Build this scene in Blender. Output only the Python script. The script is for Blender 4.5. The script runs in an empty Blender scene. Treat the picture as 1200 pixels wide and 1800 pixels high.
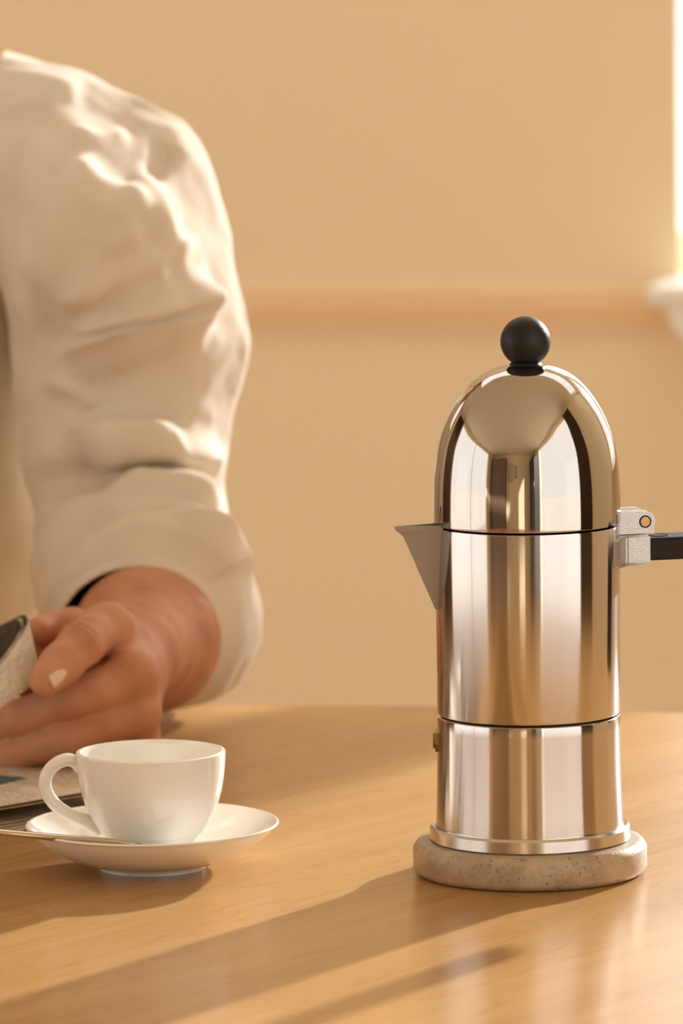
import bpy, bmesh, math, random
import numpy as np
from mathutils import Vector, Matrix

random.seed(4)
sc = bpy.context.scene
col = sc.collection
PI = math.pi

# ------------------------------------------------------------------ camera
T = 0.74                      # table top height
CAM = Vector((0.0, 0.0, T + 0.45))
FPX = 9000.0                  # focal length in pixels of the 1200 x 1800 frame
PITCH, ROLL = 0.1132, 0.013
F = Vector((0, math.cos(PITCH), -math.sin(PITCH)))
U0 = Vector((0, math.sin(PITCH), math.cos(PITCH)))
R0 = Vector((1, 0, 0))
RV = R0 * math.cos(ROLL) - U0 * math.sin(ROLL)
UV_ = U0 * math.cos(ROLL) + R0 * math.sin(ROLL)
cd = bpy.data.cameras.new('camera')
cam = bpy.data.objects.new('camera', cd); col.objects.link(cam)
cam.matrix_world = Matrix(((RV.x, UV_.x, -F.x, CAM.x), (RV.y, UV_.y, -F.y, CAM.y), (RV.z, UV_.z, -F.z, CAM.z), (0, 0, 0, 1)))
cd.sensor_fit = 'VERTICAL'; cd.sensor_height = 36.0; cd.lens = FPX / 1800 * 36
cd.clip_start = 0.05; cd.clip_end = 200
cd.dof.use_dof = True; cd.dof.focus_distance = 2.43; cd.dof.aperture_fstop = 11.0
sc.camera = cam

# ------------------------------------------------------------------ world, sun, exposure
w = bpy.data.worlds.new('world'); sc.world = w; w.use_nodes = True
bg = w.node_tree.nodes['Background']
bg.inputs[0].default_value = (1.0, 0.96, 0.91, 1); bg.inputs[1].default_value = 1.86
SUN_DIR = Vector((0.54, 0.842, 0.285)).normalized()       # towards the sun
sd = bpy.data.lights.new('sun', 'SUN'); sd.energy = 8.0; sd.angle = math.radians(1.5); sd.color = (1.0, 0.98, 0.95)
sun = bpy.data.objects.new('sun', sd); col.objects.link(sun)
sun.rotation_euler = SUN_DIR.to_track_quat('Z', 'Y').to_euler(); sun.location = (3, 7, 4)
vs = sc.view_settings
vs.view_transform = 'Standard'; vs.look = 'None'; vs.gamma = 1.0; vs.use_curve_mapping = False
vs.exposure = 0.0
cy = sc.cycles
cy.max_bounces = 10; cy.diffuse_bounces = 6; cy.glossy_bounces = 6; cy.transparent_max_bounces = 12
cy.sample_clamp_indirect = 6.0; cy.caustics_reflective = False; cy.caustics_refractive = False
cy.use_denoising = True

# room frame: origin on the back wall, turned a little against the camera
PSI = math.radians(-12)
RO = Vector((0, 4.8, 0))
RM = Matrix.Translation(RO) @ Matrix.Rotation(PSI, 4, 'Z')

# ------------------------------------------------------------------ helpers
def at(px, py, Y):
    d = F + RV * ((px - 600) / FPX) + UV_ * ((900 - py) / FPX)
    return CAM + d * (Y / d.y)
def on_plane(px, py, z):
    d = F + RV * ((px - 600) / FPX) + UV_ * ((900 - py) / FPX)
    return CAM + d * ((z - CAM.z) / d.z)
def project(P):                                   # n x 3 -> n x 2 picture coordinates, used to lay folds on the sleeve
    q = P - np.array(CAM)
    zf = q @ np.array(F)
    return np.stack([600 + FPX * (q @ np.array(RV)) / zf, 900 - FPX * (q @ np.array(UV_)) / zf], 1)

def tag(o, label=None, cat=None, group=None, kind=None):
    if label: o['label'] = label
    if cat: o['category'] = cat
    if group: o['group'] = group
    if kind: o['kind'] = kind
    return o
def empty(name, loc=(0, 0, 0), rz=0):
    o = bpy.data.objects.new(name, None); o.location = loc; o.rotation_euler.z = rz
    o.empty_display_size = 0.02
    col.objects.link(o); return o
def link_mesh(name, me, mat, parent=None, smooth=True, sharp=None):
    o = bpy.data.objects.new(name, me); col.objects.link(o)
    if mat: me.materials.append(mat)
    if smooth:
        me.polygons.foreach_set('use_smooth', [True] * len(me.polygons))
        if sharp is not None: me.set_sharp_from_angle(angle=math.radians(sharp))
    if parent: o.parent = parent
    return o
def obj(name, bm, mat, parent=None, smooth=False, sharp=35):
    me = bpy.data.meshes.new(name)
    bmesh.ops.recalc_face_normals(bm, faces=bm.faces[:])
    bm.to_mesh(me); bm.free()
    return link_mesh(name, me, mat, parent, smooth, sharp)
def np_obj(name, V, Fc, mat, parent=None, smooth=True, sharp=None):
    me = bpy.data.meshes.new(name)
    me.from_pydata([tuple(map(float, v)) for v in V], [], [tuple(int(i) for i in f) for f in Fc]); me.update()
    return link_mesh(name, me, mat, parent, smooth, sharp)
def add_box(bm, a, b, M=None, bevel=0.0, seg=2):
    a, b = Vector(a), Vector(b)
    g = bmesh.ops.create_cube(bm, size=1.0)
    vsn = g['verts']
    for v in vsn:
        v.co = Vector(((a.x + b.x) / 2 + v.co.x * (b.x - a.x), (a.y + b.y) / 2 + v.co.y * (b.y - a.y), (a.z + b.z) / 2 + v.co.z * (b.z - a.z)))
    if bevel:
        es = list({e for v in vsn for e in v.link_edges})
        r = bmesh.ops.bevel(bm, geom=es, offset=bevel, segments=seg, affect='EDGES', profile=0.5)
        vsn = list({v for f in r['faces'] for v in f.verts} | {v for v in vsn if v.is_valid})
    if M is not None:
        bmesh.ops.transform(bm, matrix=M, verts=vsn)
def add_lathe(bm, prof, n=96, cx=0, cy_=0):
    rings = []
    for r, z in prof:
        if r < 1e-6: rings.append([bm.verts.new((cx, cy_, z))])
        else: rings.append([bm.verts.new((cx + r * math.cos(2 * PI * k / n), cy_ + r * math.sin(2 * PI * k / n), z)) for k in range(n)])
    for A, B in zip(rings, rings[1:]):
        for k in range(n):
            k2 = (k + 1) % n
            if len(A) == 1 and len(B) == 1: continue
            if len(A) == 1: bm.faces.new((A[0], B[k], B[k2]))
            elif len(B) == 1: bm.faces.new((A[k], B[0], A[k2]))
            else: bm.faces.new((A[k], B[k], B[k2], A[k2]))
def add_prism(bm, poly, z0, z1, M=None):
    lo = [bm.verts.new((x, y, z0)) for x, y in poly]; hi = [bm.verts.new((x, y, z1)) for x, y in poly]
    n = len(poly)
    bm.faces.new(lo[::-1]); bm.faces.new(hi)
    for k in range(n): bm.faces.new((lo[k], lo[(k + 1) % n], hi[(k + 1) % n], hi[k]))
    if M is not None: bmesh.ops.transform(bm, matrix=M, verts=lo + hi)
def catmull(pts, n):
    P = np.array(pts, float); m = len(P)
    out = []
    for t in np.linspace(0, m - 1, n):
        i = min(int(t), m - 2); u = t - i
        p0, p1, p2, p3 = P[max(i - 1, 0)], P[i], P[i + 1], P[min(i + 2, m - 1)]
        out.append(0.5 * (2 * p1 + (p2 - p0) * u + (2 * p0 - 5 * p1 + 4 * p2 - p3) * u * u + (3 * p1 - p0 - 3 * p2 + p3) * u ** 3))
    return np.array(out)
def tube_mesh(P, rad, n=24, cap=True, flat=(1, 1), ref=(0, 0, 1)):
    """tube round a polyline; rad a number or list; flat = (width, height) factors; ref keeps the section upright"""
    P = np.array(P, float); m = len(P)
    rad = np.full(m, rad) if np.isscalar(rad) else np.array(rad)
    Tn = np.gradient(P, axis=0); Tn /= np.linalg.norm(Tn, axis=1)[:, None]
    V = []; Fc = []
    for i in range(m):
        r = np.array(ref, float); s = np.cross(Tn[i], r); s /= np.linalg.norm(s); u = np.cross(s, Tn[i])
        for k in range(n):
            a = 2 * PI * k / n
            V.append(P[i] + rad[i] * (flat[0] * math.cos(a) * s + flat[1] * math.sin(a) * u))
    for i in range(m - 1):
        for k in range(n):
            k2 = (k + 1) % n
            Fc.append((i * n + k, i * n + k2, (i + 1) * n + k2, (i + 1) * n + k))
    if cap:
        Fc.append(tuple(range(n))[::-1]); Fc.append(tuple((m - 1) * n + k for k in range(n)))
    return np.array(V), Fc

# signed-distance bodies: smooth union of tapered capsules, meshed with surface nets
def cone_d(P, a, b, ra, rb):
    a = np.array(a, np.float32); b = np.array(b, np.float32); ab = b - a
    t = np.clip(((P - a) @ ab) / max(float(ab @ ab), 1e-12), 0, 1)
    return np.linalg.norm(P - a - t[:, None] * ab, axis=1) - (ra + t * (rb - ra))
def smin(a, b, k):
    h = np.clip(0.5 + 0.5 * (b - a) / k, 0, 1)
    return b + (a - b) * h - k * h * (1 - h)
def surface_nets(fn, lo, hi, res):
    lo = np.array(lo, float); hi = np.array(hi, float)
    n = np.ceil((hi - lo) / res).astype(int) + 1
    ax = [lo[i] + res * np.arange(n[i]) for i in range(3)]
    D = np.empty(n, np.float32)
    for i0 in range(0, n[0], 8):
        X, Y, Z = np.meshgrid(ax[0][i0:i0 + 8], ax[1], ax[2], indexing='ij')
        P = np.stack([X.ravel(), Y.ravel(), Z.ravel()], 1).astype(np.float32)
        D[i0:i0 + 8] = fn(P).reshape(X.shape)
    S = D < 0
    c = np.zeros(n - 1, np.int8)
    for dx in (0, 1):
        for dy in (0, 1):
            for dz in (0, 1):
                c += S[dx:n[0] - 1 + dx, dy:n[1] - 1 + dy, dz:n[2] - 1 + dz]
    act = (c > 0) & (c < 8)
    idx = -np.ones(n - 1, np.int64); I = np.argwhere(act); idx[act] = np.arange(len(I))
    acc = np.zeros((len(I), 3)); cnt = np.zeros(len(I))
    corners = [(x, y, z) for x in (0, 1) for y in (0, 1) for z in (0, 1)]
    for p in corners:
        for d in range(3):
            if p[d]: continue
            q = list(p); q[d] = 1
            da = D[I[:, 0] + p[0], I[:, 1] + p[1], I[:, 2] + p[2]]; db = D[I[:, 0] + q[0], I[:, 1] + q[1], I[:, 2] + q[2]]
            cr = (da < 0) != (db < 0)
            t = np.where(cr, da / np.where(cr, da - db, 1), 0)
            pt = np.tile(np.array(p, float), (len(I), 1)); pt[:, d] += t
            acc[cr] += pt[cr]; cnt[cr] += 1
    V = lo + res * (I + acc / cnt[:, None])
    Fc = []
    for d in range(3):
        e1, e2 = [(1, 2), (2, 0), (0, 1)][d]
        sl_a = [slice(None)] * 3; sl_b = [slice(None)] * 3
        sl_a[d] = slice(0, n[d] - 1); sl_b[d] = slice(1, n[d])
        A = S[tuple(sl_a)]; B = S[tuple(sl_b)]
        E = np.argwhere(A != B)
        ok = (E[:, e1] > 0) & (E[:, e2] > 0) & (E[:, e1] < n[e1] - 1) & (E[:, e2] < n[e2] - 1)
        E = E[ok]
        flip = A[E[:, 0], E[:, 1], E[:, 2]]
        def cell(o1, o2):
            q = E.copy(); q[:, e1] += o1; q[:, e2] += o2
            return idx[q[:, 0], q[:, 1], q[:, 2]]
        Q = np.stack([cell(-1, -1), cell(0, -1), cell(0, 0), cell(-1, 0)], 1)
        Q = np.where(flip[:, None], Q, Q[:, ::-1])
        Fc.append(Q)
    return V, np.concatenate(Fc)

# ------------------------------------------------------------------ materials
def new_mat(name):
    m = bpy.data.materials.new(name); m.use_nodes = True
    nt = m.node_tree
    return m, nt, nt.nodes['Principled BSDF'], nt.nodes, nt.links
def plain(name, c, rough=0.5, metal=0.0, spec=0.5, vary=0.0, scale=30, bump=0.0, bscale=200, coat=0.0):
    m, nt, b, N, L = new_mat(name)
    b.inputs['Base Color'].default_value = (*c, 1); b.inputs['Roughness'].default_value = rough
    b.inputs['Metallic'].default_value = metal; b.inputs['Specular IOR Level'].default_value = spec
    b.inputs['Coat Weight'].default_value = coat; b.inputs['Coat Roughness'].default_value = 0.08
    tc = N.new('ShaderNodeTexCoord')
    if vary:
        nz = N.new('ShaderNodeTexNoise'); nz.inputs['Scale'].default_value = scale; nz.inputs['Detail'].default_value = 5
        L.new(tc.outputs['Object'], nz.inputs['Vector'])
        mx = N.new('ShaderNodeMix'); mx.data_type = 'RGBA'
        mx.inputs['A'].default_value = (*[x * (1 - vary) for x in c], 1); mx.inputs['B'].default_value = (*[min(1, x * (1 + vary)) for x in c], 1)
        L.new(nz.outputs['Fac'], mx.inputs['Factor']); L.new(mx.outputs['Result'], b.inputs['Base Color'])
    if bump:
        nb = N.new('ShaderNodeTexNoise'); nb.inputs['Scale'].default_value = bscale; nb.inputs['Detail'].default_value = 4
        L.new(tc.outputs['Object'], nb.inputs['Vector'])
        bp = N.new('ShaderNodeBump'); bp.inputs['Strength'].default_value = bump; bp.inputs['Distance'].default_value = 0.001
        L.new(nb.outputs['Fac'], bp.inputs['Height']); L.new(bp.outputs['Normal'], b.inputs['Normal'])
    return m
def ramp(N, stops):
    r = N.new('ShaderNodeValToRGB'); e = r.color_ramp.elements
    while len(e) < len(stops): e.new(0.5)
    for k, (p, c) in enumerate(stops): e[k].position = p; e[k].color = (*c, 1)
    return r

M_wall = plain('warm_plaster', (0.88, 0.735, 0.51), 0.85, spec=0.15, vary=0.02, scale=3)
M_rail = plain('painted_rail', (0.88, 0.64, 0.39), 0.7, spec=0.2, vary=0.02, scale=8)
M_ceil = plain('ceiling_paint', (0.88, 0.79, 0.64), 0.9, spec=0.1, vary=0.02, scale=3)
M_white = plain('white_gloss_paint', (0.90, 0.88, 0.82), 0.4, vary=0.01, scale=10)
M_porc = plain('porcelain', (0.86, 0.83, 0.76), 0.10, spec=0.5, vary=0.01, scale=20)
M_black = plain('black_rubber', (0.012, 0.011, 0.010), 0.48, spec=0.35, bump=0.15, bscale=900)
M_blackpl = plain('black_handle_plastic', (0.020, 0.015, 0.012), 0.55, spec=0.22, bump=0.05, bscale=900)
M_hole = plain('dark_recess', (0.006, 0.006, 0.006), 0.8, vary=0.1)
M_brass = plain('aged_brass', (0.32, 0.21, 0.08), 0.35, metal=1.0, vary=0.3, scale=150)
M_pin = plain('copper_pin', (0.52, 0.31, 0.15), 0.4, metal=1.0, vary=0.1, scale=200)
M_cast = plain('satin_cast_aluminium', (0.56, 0.55, 0.545), 0.30, metal=0.85, vary=0.06, scale=250, bump=0.25, bscale=1500)
M_spout = plain('sandblasted_aluminium', (0.38, 0.355, 0.32), 0.5, metal=0.55, vary=0.06, scale=300, bump=0.3, bscale=1800)
M_steel = plain('spoon_steel', (0.62, 0.54, 0.43), 0.16, metal=1.0, vary=0.03, scale=100)
M_wdark = plain('dark_walnut', (0.03, 0.018, 0.012), 0.5, vary=0.25, scale=12)
M_brown = plain('brown_oak', (0.17, 0.10, 0.058), 0.5, vary=0.2, scale=9)
M_nail = plain('nail', (0.80, 0.56, 0.43), 0.25, vary=0.03, scale=200)
M_hair = plain('brown_hair', (0.05, 0.03, 0.018), 0.6, vary=0.4, scale=120, bump=0.6, bscale=300)
M_trous = plain('dark_twill', (0.06, 0.06, 0.075), 0.85, vary=0.15, scale=200)
M_shoe = plain('shoe_leather', (0.08, 0.045, 0.025), 0.4, vary=0.2, scale=40)
M_eye = plain('eye_white', (0.7, 0.68, 0.64), 0.1, vary=0.02)
M_iris = plain('iris', (0.06, 0.035, 0.02), 0.1, vary=0.2)
M_ground = plain('pale_paving', (0.80, 0.74, 0.66), 0.9, vary=0.1, scale=1.5)
M_pic = plain('print_paper', (0.62, 0.55, 0.45), 0.7, vary=0.5, scale=9)
M_curt = plain('dark_curtain', (0.11, 0.06, 0.035), 0.9, vary=0.15, scale=30)

def aluminium(name, c, rough, aniso, lines=0.0):
    m, nt, b, N, L = new_mat(name)
    b.inputs['Base Color'].default_value = (*c, 1); b.inputs['Metallic'].default_value = 1
    b.inputs['Roughness'].default_value = rough; b.inputs['Anisotropic'].default_value = aniso; b.inputs['Anisotropic Rotation'].default_value = 0.25
    tg = N.new('ShaderNodeTangent'); tg.direction_type = 'RADIAL'; tg.axis = 'Z'
    L.new(tg.outputs['Tangent'], b.inputs['Tangent'])
    tc = N.new('ShaderNodeTexCoord')
    mp = N.new('ShaderNodeMapping'); mp.inputs['Scale'].default_value = (25, 25, 1800)
    nz = N.new('ShaderNodeTexNoise'); nz.inputs['Scale'].default_value = 1.0; nz.inputs['Detail'].default_value = 3
    L.new(tc.outputs['Object'], mp.inputs['Vector']); L.new(mp.outputs['Vector'], nz.inputs['Vector'])
    mr = N.new('ShaderNodeMapRange'); mr.inputs['To Min'].default_value = rough * 0.93; mr.inputs['To Max'].default_value = rough * 1.07
    L.new(nz.outputs['Fac'], mr.inputs['Value']); L.new(mr.outputs['Result'], b.inputs['Roughness'])
    if lines:
        bp = N.new('ShaderNodeBump'); bp.inputs['Strength'].default_value = lines; bp.inputs['Distance'].default_value = 0.0002
        L.new(nz.outputs['Fac'], bp.inputs['Height']); L.new(bp.outputs['Normal'], b.inputs['Normal'])
    return m
M_dome = aluminium('polished_aluminium', (0.52, 0.485, 0.455), 0.05, 0.2)
M_body = aluminium('brushed_aluminium', (0.60, 0.56, 0.53), 0.14, 1.0, 0.0)
M_rim = aluminium('turned_aluminium', (0.66, 0.64, 0.62), 0.2, 0.6)

def wood_table():
    m, nt, b, N, L = new_mat('maple_veneer')
    tc = N.new('ShaderNodeTexCoord')
    rot = N.new('ShaderNodeMapping'); rot.vector_type = 'POINT'; rot.inputs['Rotation'].default_value = (0, 0, math.radians(-54))
    L.new(tc.outputs['Object'], rot.inputs['Vector'])                       # x axis now runs along the grain
    def nz(scale, sx, det, dist):
        mp = N.new('ShaderNodeMapping'); mp.inputs['Scale'].default_value = sx
        n = N.new('ShaderNodeTexNoise'); n.inputs['Scale'].default_value = scale; n.inputs['Detail'].default_value = det; n.inputs['Distortion'].default_value = dist
        L.new(rot.outputs['Vector'], mp.inputs['Vector']); L.new(mp.outputs['Vector'], n.inputs['Vector']); return n
    a = nz(6, (0.5, 3.2, 1), 3, 0.6); c = nz(60, (0.12, 4, 1), 4, 0.3); d = nz(9, (0.6, 5.0, 1), 2, 1.5)
    r1 = ramp(N, [(0.30, (0.48, 0.268, 0.092)), (0.55, (0.55, 0.324, 0.123)), (0.75, (0.60, 0.370, 0.149))])
    L.new(a.outputs['Fac'], r1.inputs['Fac'])
    r2 = ramp(N, [(0.35, (0.93, 0.92, 0.90)), (0.6, (1, 1, 1))]); L.new(c.outputs['Fac'], r2.inputs['Fac'])
    r3 = ramp(N, [(0.455, (1, 1, 1)), (0.485, (0.86, 0.80, 0.72)), (0.515, (1, 1, 1))]); L.new(d.outputs['Fac'], r3.inputs['Fac'])
    m1 = N.new('ShaderNodeMix'); m1.data_type = 'RGBA'; m1.blend_type = 'MULTIPLY'; m1.inputs['Factor'].default_value = 1
    L.new(r1.outputs['Color'], m1.inputs['A']); L.new(r2.outputs['Color'], m1.inputs['B'])
    m2 = N.new('ShaderNodeMix'); m2.data_type = 'RGBA'; m2.blend_type = 'MULTIPLY'; m2.inputs['Factor'].default_value = 0.7
    L.new(m1.outputs['Result'], m2.inputs['A']); L.new(r3.outputs['Color'], m2.inputs['B'])
    L.new(m2.outputs['Result'], b.inputs['Base Color'])
    b.inputs['Roughness'].default_value = 0.24; b.inputs['Specular IOR Level'].default_value = 0.42
    bp = N.new('ShaderNodeBump'); bp.inputs['Strength'].default_value = 0.05; bp.inputs['Distance'].default_value = 0.0004
    L.new(c.outputs['Fac'], bp.inputs['Height']); L.new(bp.outputs['Normal'], b.inputs['Normal'])
    return m
M_table = wood_table()

def stone():
    m, nt, b, N, L = new_mat('travertine')
    tc = N.new('ShaderNodeTexCoord')
    n1 = N.new('ShaderNodeTexNoise'); n1.inputs['Scale'].default_value = 60; n1.inputs['Detail'].default_value = 8; n1.inputs['Roughness'].default_value = 0.65
    n2 = N.new('ShaderNodeTexNoise'); n2.inputs['Scale'].default_value = 420; n2.inputs['Detail'].default_value = 2
    n3 = N.new('ShaderNodeTexNoise'); n3.inputs['Scale'].default_value = 1100
    for n in (n1, n2, n3): L.new(tc.outputs['Object'], n.inputs['Vector'])
    r1 = ramp(N, [(0.33, (0.37, 0.275, 0.18)), (0.5, (0.48, 0.37, 0.25)), (0.68, (0.58, 0.47, 0.34))]); L.new(n1.outputs['Fac'], r1.inputs['Fac'])
    r2 = ramp(N, [(0.30, (0.30, 0.22, 0.14)), (0.37, (1, 1, 1))]); L.new(n2.outputs['Fac'], r2.inputs['Fac'])
    r3 = ramp(N, [(0.3, (0.85, 0.82, 0.78)), (0.6, (1, 1, 1))]); L.new(n3.outputs['Fac'], r3.inputs['Fac'])
    m1 = N.new('ShaderNodeMix'); m1.data_type = 'RGBA'; m1.blend_type = 'MULTIPLY'; m1.inputs['Factor'].default_value = 0.5
    L.new(r1.outputs['Color'], m1.inputs['A']); L.new(r2.outputs['Color'], m1.inputs['B'])
    m2 = N.new('ShaderNodeMix'); m2.data_type = 'RGBA'; m2.blend_type = 'MULTIPLY'; m2.inputs['Factor'].default_value = 1
    L.new(m1.outputs['Result'], m2.inputs['A']); L.new(r3.outputs['Color'], m2.inputs['B'])
    L.new(m2.outputs['Result'], b.inputs['Base Color']); b.inputs['Roughness'].default_value = 0.42
    bp = N.new('ShaderNodeBump'); bp.inputs['Strength'].default_value = 0.4; bp.inputs['Distance'].default_value = 0.0005
    L.new(r2.outputs['Color'], bp.inputs['Height']); L.new(bp.outputs['Normal'], b.inputs['Normal'])
    return m
M_stone = stone()

def linen():
    m, nt, b, N, L = new_mat('cream_linen')
    tc = N.new('ShaderNodeTexCoord')
    n1 = N.new('ShaderNodeTexNoise'); n1.inputs['Scale'].default_value = 40; n1.inputs['Detail'].default_value = 6
    n2 = N.new('ShaderNodeTexNoise'); n2.inputs['Scale'].default_value = 900
    for n in (n1, n2): L.new(tc.outputs['Object'], n.inputs['Vector'])
    r = ramp(N, [(0.3, (0.71, 0.63, 0.52)), (0.7, (0.77, 0.69, 0.575))]); L.new(n1.outputs['Fac'], r.inputs['Fac'])
    L.new(r.outputs['Color'], b.inputs['Base Color'])
    b.inputs['Roughness'].default_value = 0.9; b.inputs['Specular IOR Level'].default_value = 0.1
    b.inputs['Sheen Weight'].default_value = 0.25
    bp = N.new('ShaderNodeBump'); bp.inputs['Strength'].default_value = 0.35; bp.inputs['Distance'].default_value = 0.0012
    L.new(n2.outputs['Fac'], bp.inputs['Height']); L.new(bp.outputs['Normal'], b.inputs['Normal'])
    return m
M_linen = linen()

def skin():
    m, nt, b, N, L = new_mat('skin')
    tc = N.new('ShaderNodeTexCoord')
    n1 = N.new('ShaderNodeTexNoise'); n1.inputs['Scale'].default_value = 38; n1.inputs['Detail'].default_value = 6
    n2 = N.new('ShaderNodeTexVoronoi'); n2.inputs['Scale'].default_value = 900
    for n in (n1, n2): L.new(tc.outputs['Object'], n.inputs['Vector'])
    r = ramp(N, [(0.30, (0.45, 0.198, 0.108)), (0.5, (0.55, 0.258, 0.146)), (0.72, (0.63, 0.315, 0.185))]); L.new(n1.outputs['Fac'], r.inputs['Fac'])
    L.new(r.outputs['Color'], b.inputs['Base Color'])
    b.inputs['Roughness'].default_value = 0.55; b.inputs['Specular IOR Level'].default_value = 0.28
    b.inputs['Subsurface Weight'].default_value = 0.15; b.inputs['Subsurface Radius'].default_value = (0.006, 0.002, 0.001); b.inputs['Subsurface Scale'].default_value = 0.6
    bp = N.new('ShaderNodeBump'); bp.inputs['Strength'].default_value = 0.12; bp.inputs['Distance'].default_value = 0.0006
    L.new(n2.outputs['Distance'], bp.inputs['Height']); L.new(bp.outputs['Normal'], b.inputs['Normal'])
    return m
M_skin = skin()

def newsprint(name, ink=(0.10, 0.09, 0.08), lines=46, masthead=False):
    m, nt, b, N, L = new_mat(name)
    uv = N.new('ShaderNodeUVMap'); uv.uv_map = 'UVMap'
    sep = N.new('ShaderNodeSeparateXYZ'); L.new(uv.outputs['UV'], sep.inputs['Vector'])
    def math_(op, a, bb=None):
        n = N.new('ShaderNodeMath'); n.operation = op
        for k, x in enumerate((a, bb)):
            if x is None: continue
            if isinstance(x, (int, float)): n.inputs[k].default_value = x
            else: L.new(x, n.inputs[k])
        return n.outputs[0]
    line = math_('LESS_THAN', math_('FRACT', math_('MULTIPLY', sep.outputs['Y'], lines)), 0.5)
    row = math_('FLOOR', math_('MULTIPLY', sep.outputs['Y'], lines))
    cmb = N.new('ShaderNodeCombineXYZ'); L.new(math_('MULTIPLY', sep.outputs['X'], 90), cmb.inputs[0]); L.new(math_('MULTIPLY', row, 7.3), cmb.inputs[1])
    wd = N.new('ShaderNodeTexNoise'); wd.inputs['Scale'].default_value = 1.0; wd.inputs['Detail'].default_value = 3; L.new(cmb.outputs[0], wd.inputs['Vector'])
    word = math_('GREATER_THAN', wd.outputs['Fac'], 0.46)
    para = N.new('ShaderNodeTexNoise'); para.inputs['Scale'].default_value = 5; L.new(uv.outputs['UV'], para.inputs['Vector'])
    pm = math_('GREATER_THAN', para.outputs['Fac'], 0.44)
    fac = math_('MULTIPLY', math_('MULTIPLY', math_('MULTIPLY', line, word), pm), 0.45)
    nz = N.new('ShaderNodeTexNoise'); nz.inputs['Scale'].default_value = 14; L.new(uv.outputs['UV'], nz.inputs['Vector'])
    r = ramp(N, [(0.3, (0.66, 0.56, 0.44)), (0.7, (0.74, 0.65, 0.52))]); L.new(nz.outputs['Fac'], r.inputs['Fac'])
    mx = N.new('ShaderNodeMix'); mx.data_type = 'RGBA'; L.new(fac, mx.inputs['Factor']); L.new(r.outputs['Color'], mx.inputs['A']); mx.inputs['B'].default_value = (*ink, 1)
    L.new(mx.outputs['Result'], b.inputs['Base Color']); b.inputs['Roughness'].default_value = 0.75; b.inputs['Specular IOR Level'].default_value = 0.25
    return m
M_news = newsprint('newsprint')
M_news2 = newsprint('newsprint_small', lines=30)
M_news3 = newsprint('shaded_fold_page', lines=60)
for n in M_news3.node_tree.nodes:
    if n.type == 'VALTORGB': n.color_ramp.elements[0].color = (.05, .035, .025, 1); n.color_ramp.elements[1].color = (.11, .085, .06, 1)  # page colour darkened to give the shade inside the fold
M_bluebox = plain('blue_print', (0.10, 0.16, 0.22), 0.7, vary=0.5, scale=160)
M_greyp = plain('grey_print', (0.36, 0.30, 0.24), 0.75, vary=0.3, scale=220)
M_greenp = plain('green_print', (0.08, 0.15, 0.07), 0.7, vary=0.3, scale=200)

def glass():
    m, nt, b, N, L = new_mat('window_glass')
    N.remove(b)
    t = N.new('ShaderNodeBsdfTransparent'); g = N.new('ShaderNodeBsdfGlossy'); g.inputs['Roughness'].default_value = 0.02
    mx = N.new("ShaderNodeMixShader"); mx.inputs[0].default_value = 0.05; L.new(t.outputs[0], mx.inputs[1]); L.new(g.outputs[0], mx.inputs[2])
    L.new(mx.outputs[0], N['Material Output'].inputs['Surface'])
    return m
M_glass = glass()
M_floor = plain('oak_floor', (0.70,.52,.33), 0.45, vary=0.2, scale=5)

# ------------------------------------------------------------------ the room
UL, UR, WF, HC = -3.2, 2.4, -8.0, 2.75
def room_obj(name, bm, mat, kind='structure'):
    o = obj(name, bm, mat); o.matrix_world = RM; return tag(o, kind=kind)
# back window opening: left jamb splayed, at the right edge of the picture
pj = RM.inverted() @ at(1193, 230, 4.735)
u0 = pj.x; u1 = u0 + 1.9
z0 = (at(1150, 500, 4.735)).z; z1 = 2.45
bm = bmesh.new()
SHADE_PIER = (1.145, 1.245)  # unseen pier added to keep the sun off the hand and forearm
add_prism(bm, [(SHADE_PIER[0], .1), (SHADE_PIER[1], .1), (SHADE_PIER[1], .2), (SHADE_PIER[0], .2)], z0, z1)
BL = (UL + .25, UL + 1.35)
add_prism(bm, [(BL[1], 0), (u0, 0), (u0 - .17, .2), (BL[1], .2)], 0, HC)
add_prism(bm, [(UL - .2, 0), (BL[0], 0), (BL[0], .2), (UL - .2, .2)], 0, HC)
add_prism(bm, [(BL[0], 0), (BL[1], 0), (BL[1], .2), (BL[0], .2)], 0, .6); add_prism(bm, [(BL[0], 0), (BL[1], 0), (BL[1], .2), (BL[0], .2)], 2.5, HC)
add_prism(bm, [(u1, 0), (UR + .2, 0), (UR + .2, .2), (u1 + .05, .2)], 0, HC)
add_prism(bm, [(u0, 0), (u1, 0), (u1 + .05, .2), (u0 - .17, .2)], 0, z0)
add_prism(bm, [(u0, 0), (u1, 0), (u1 + .05, .2), (u0 - .17, .2)], z1, HC)
room_obj('wall_back', bm, M_wall)
bm = bmesh.new(); add_box(bm, (UL, WF, -.05), (UR, 0, 0)); room_obj('floor', bm, M_floor)
SK = (-1.3, 2.3, -1.15, -0.12)                           # unseen roof light added to brighten the back wall: u range, w range
bm = bmesh.new()
add_box(bm, (UL - .2, WF - .2, HC), (SK[0], .2, HC + .1)); add_box(bm, (SK[1], WF - .2, HC), (UR + .2, .2, HC + .1))
add_box(bm, (SK[0], WF - .2, HC), (SK[1], SK[2], HC + .1)); add_box(bm, (SK[0], SK[3], HC), (SK[1], .2, HC + .1)); room_obj('ceiling', bm, M_ceil)
bm = bmesh.new(); add_box(bm, (UL - .2, WF - .2, 0), (UR + .2, WF, HC)); room_obj('wall_front', bm, M_wall)
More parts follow.
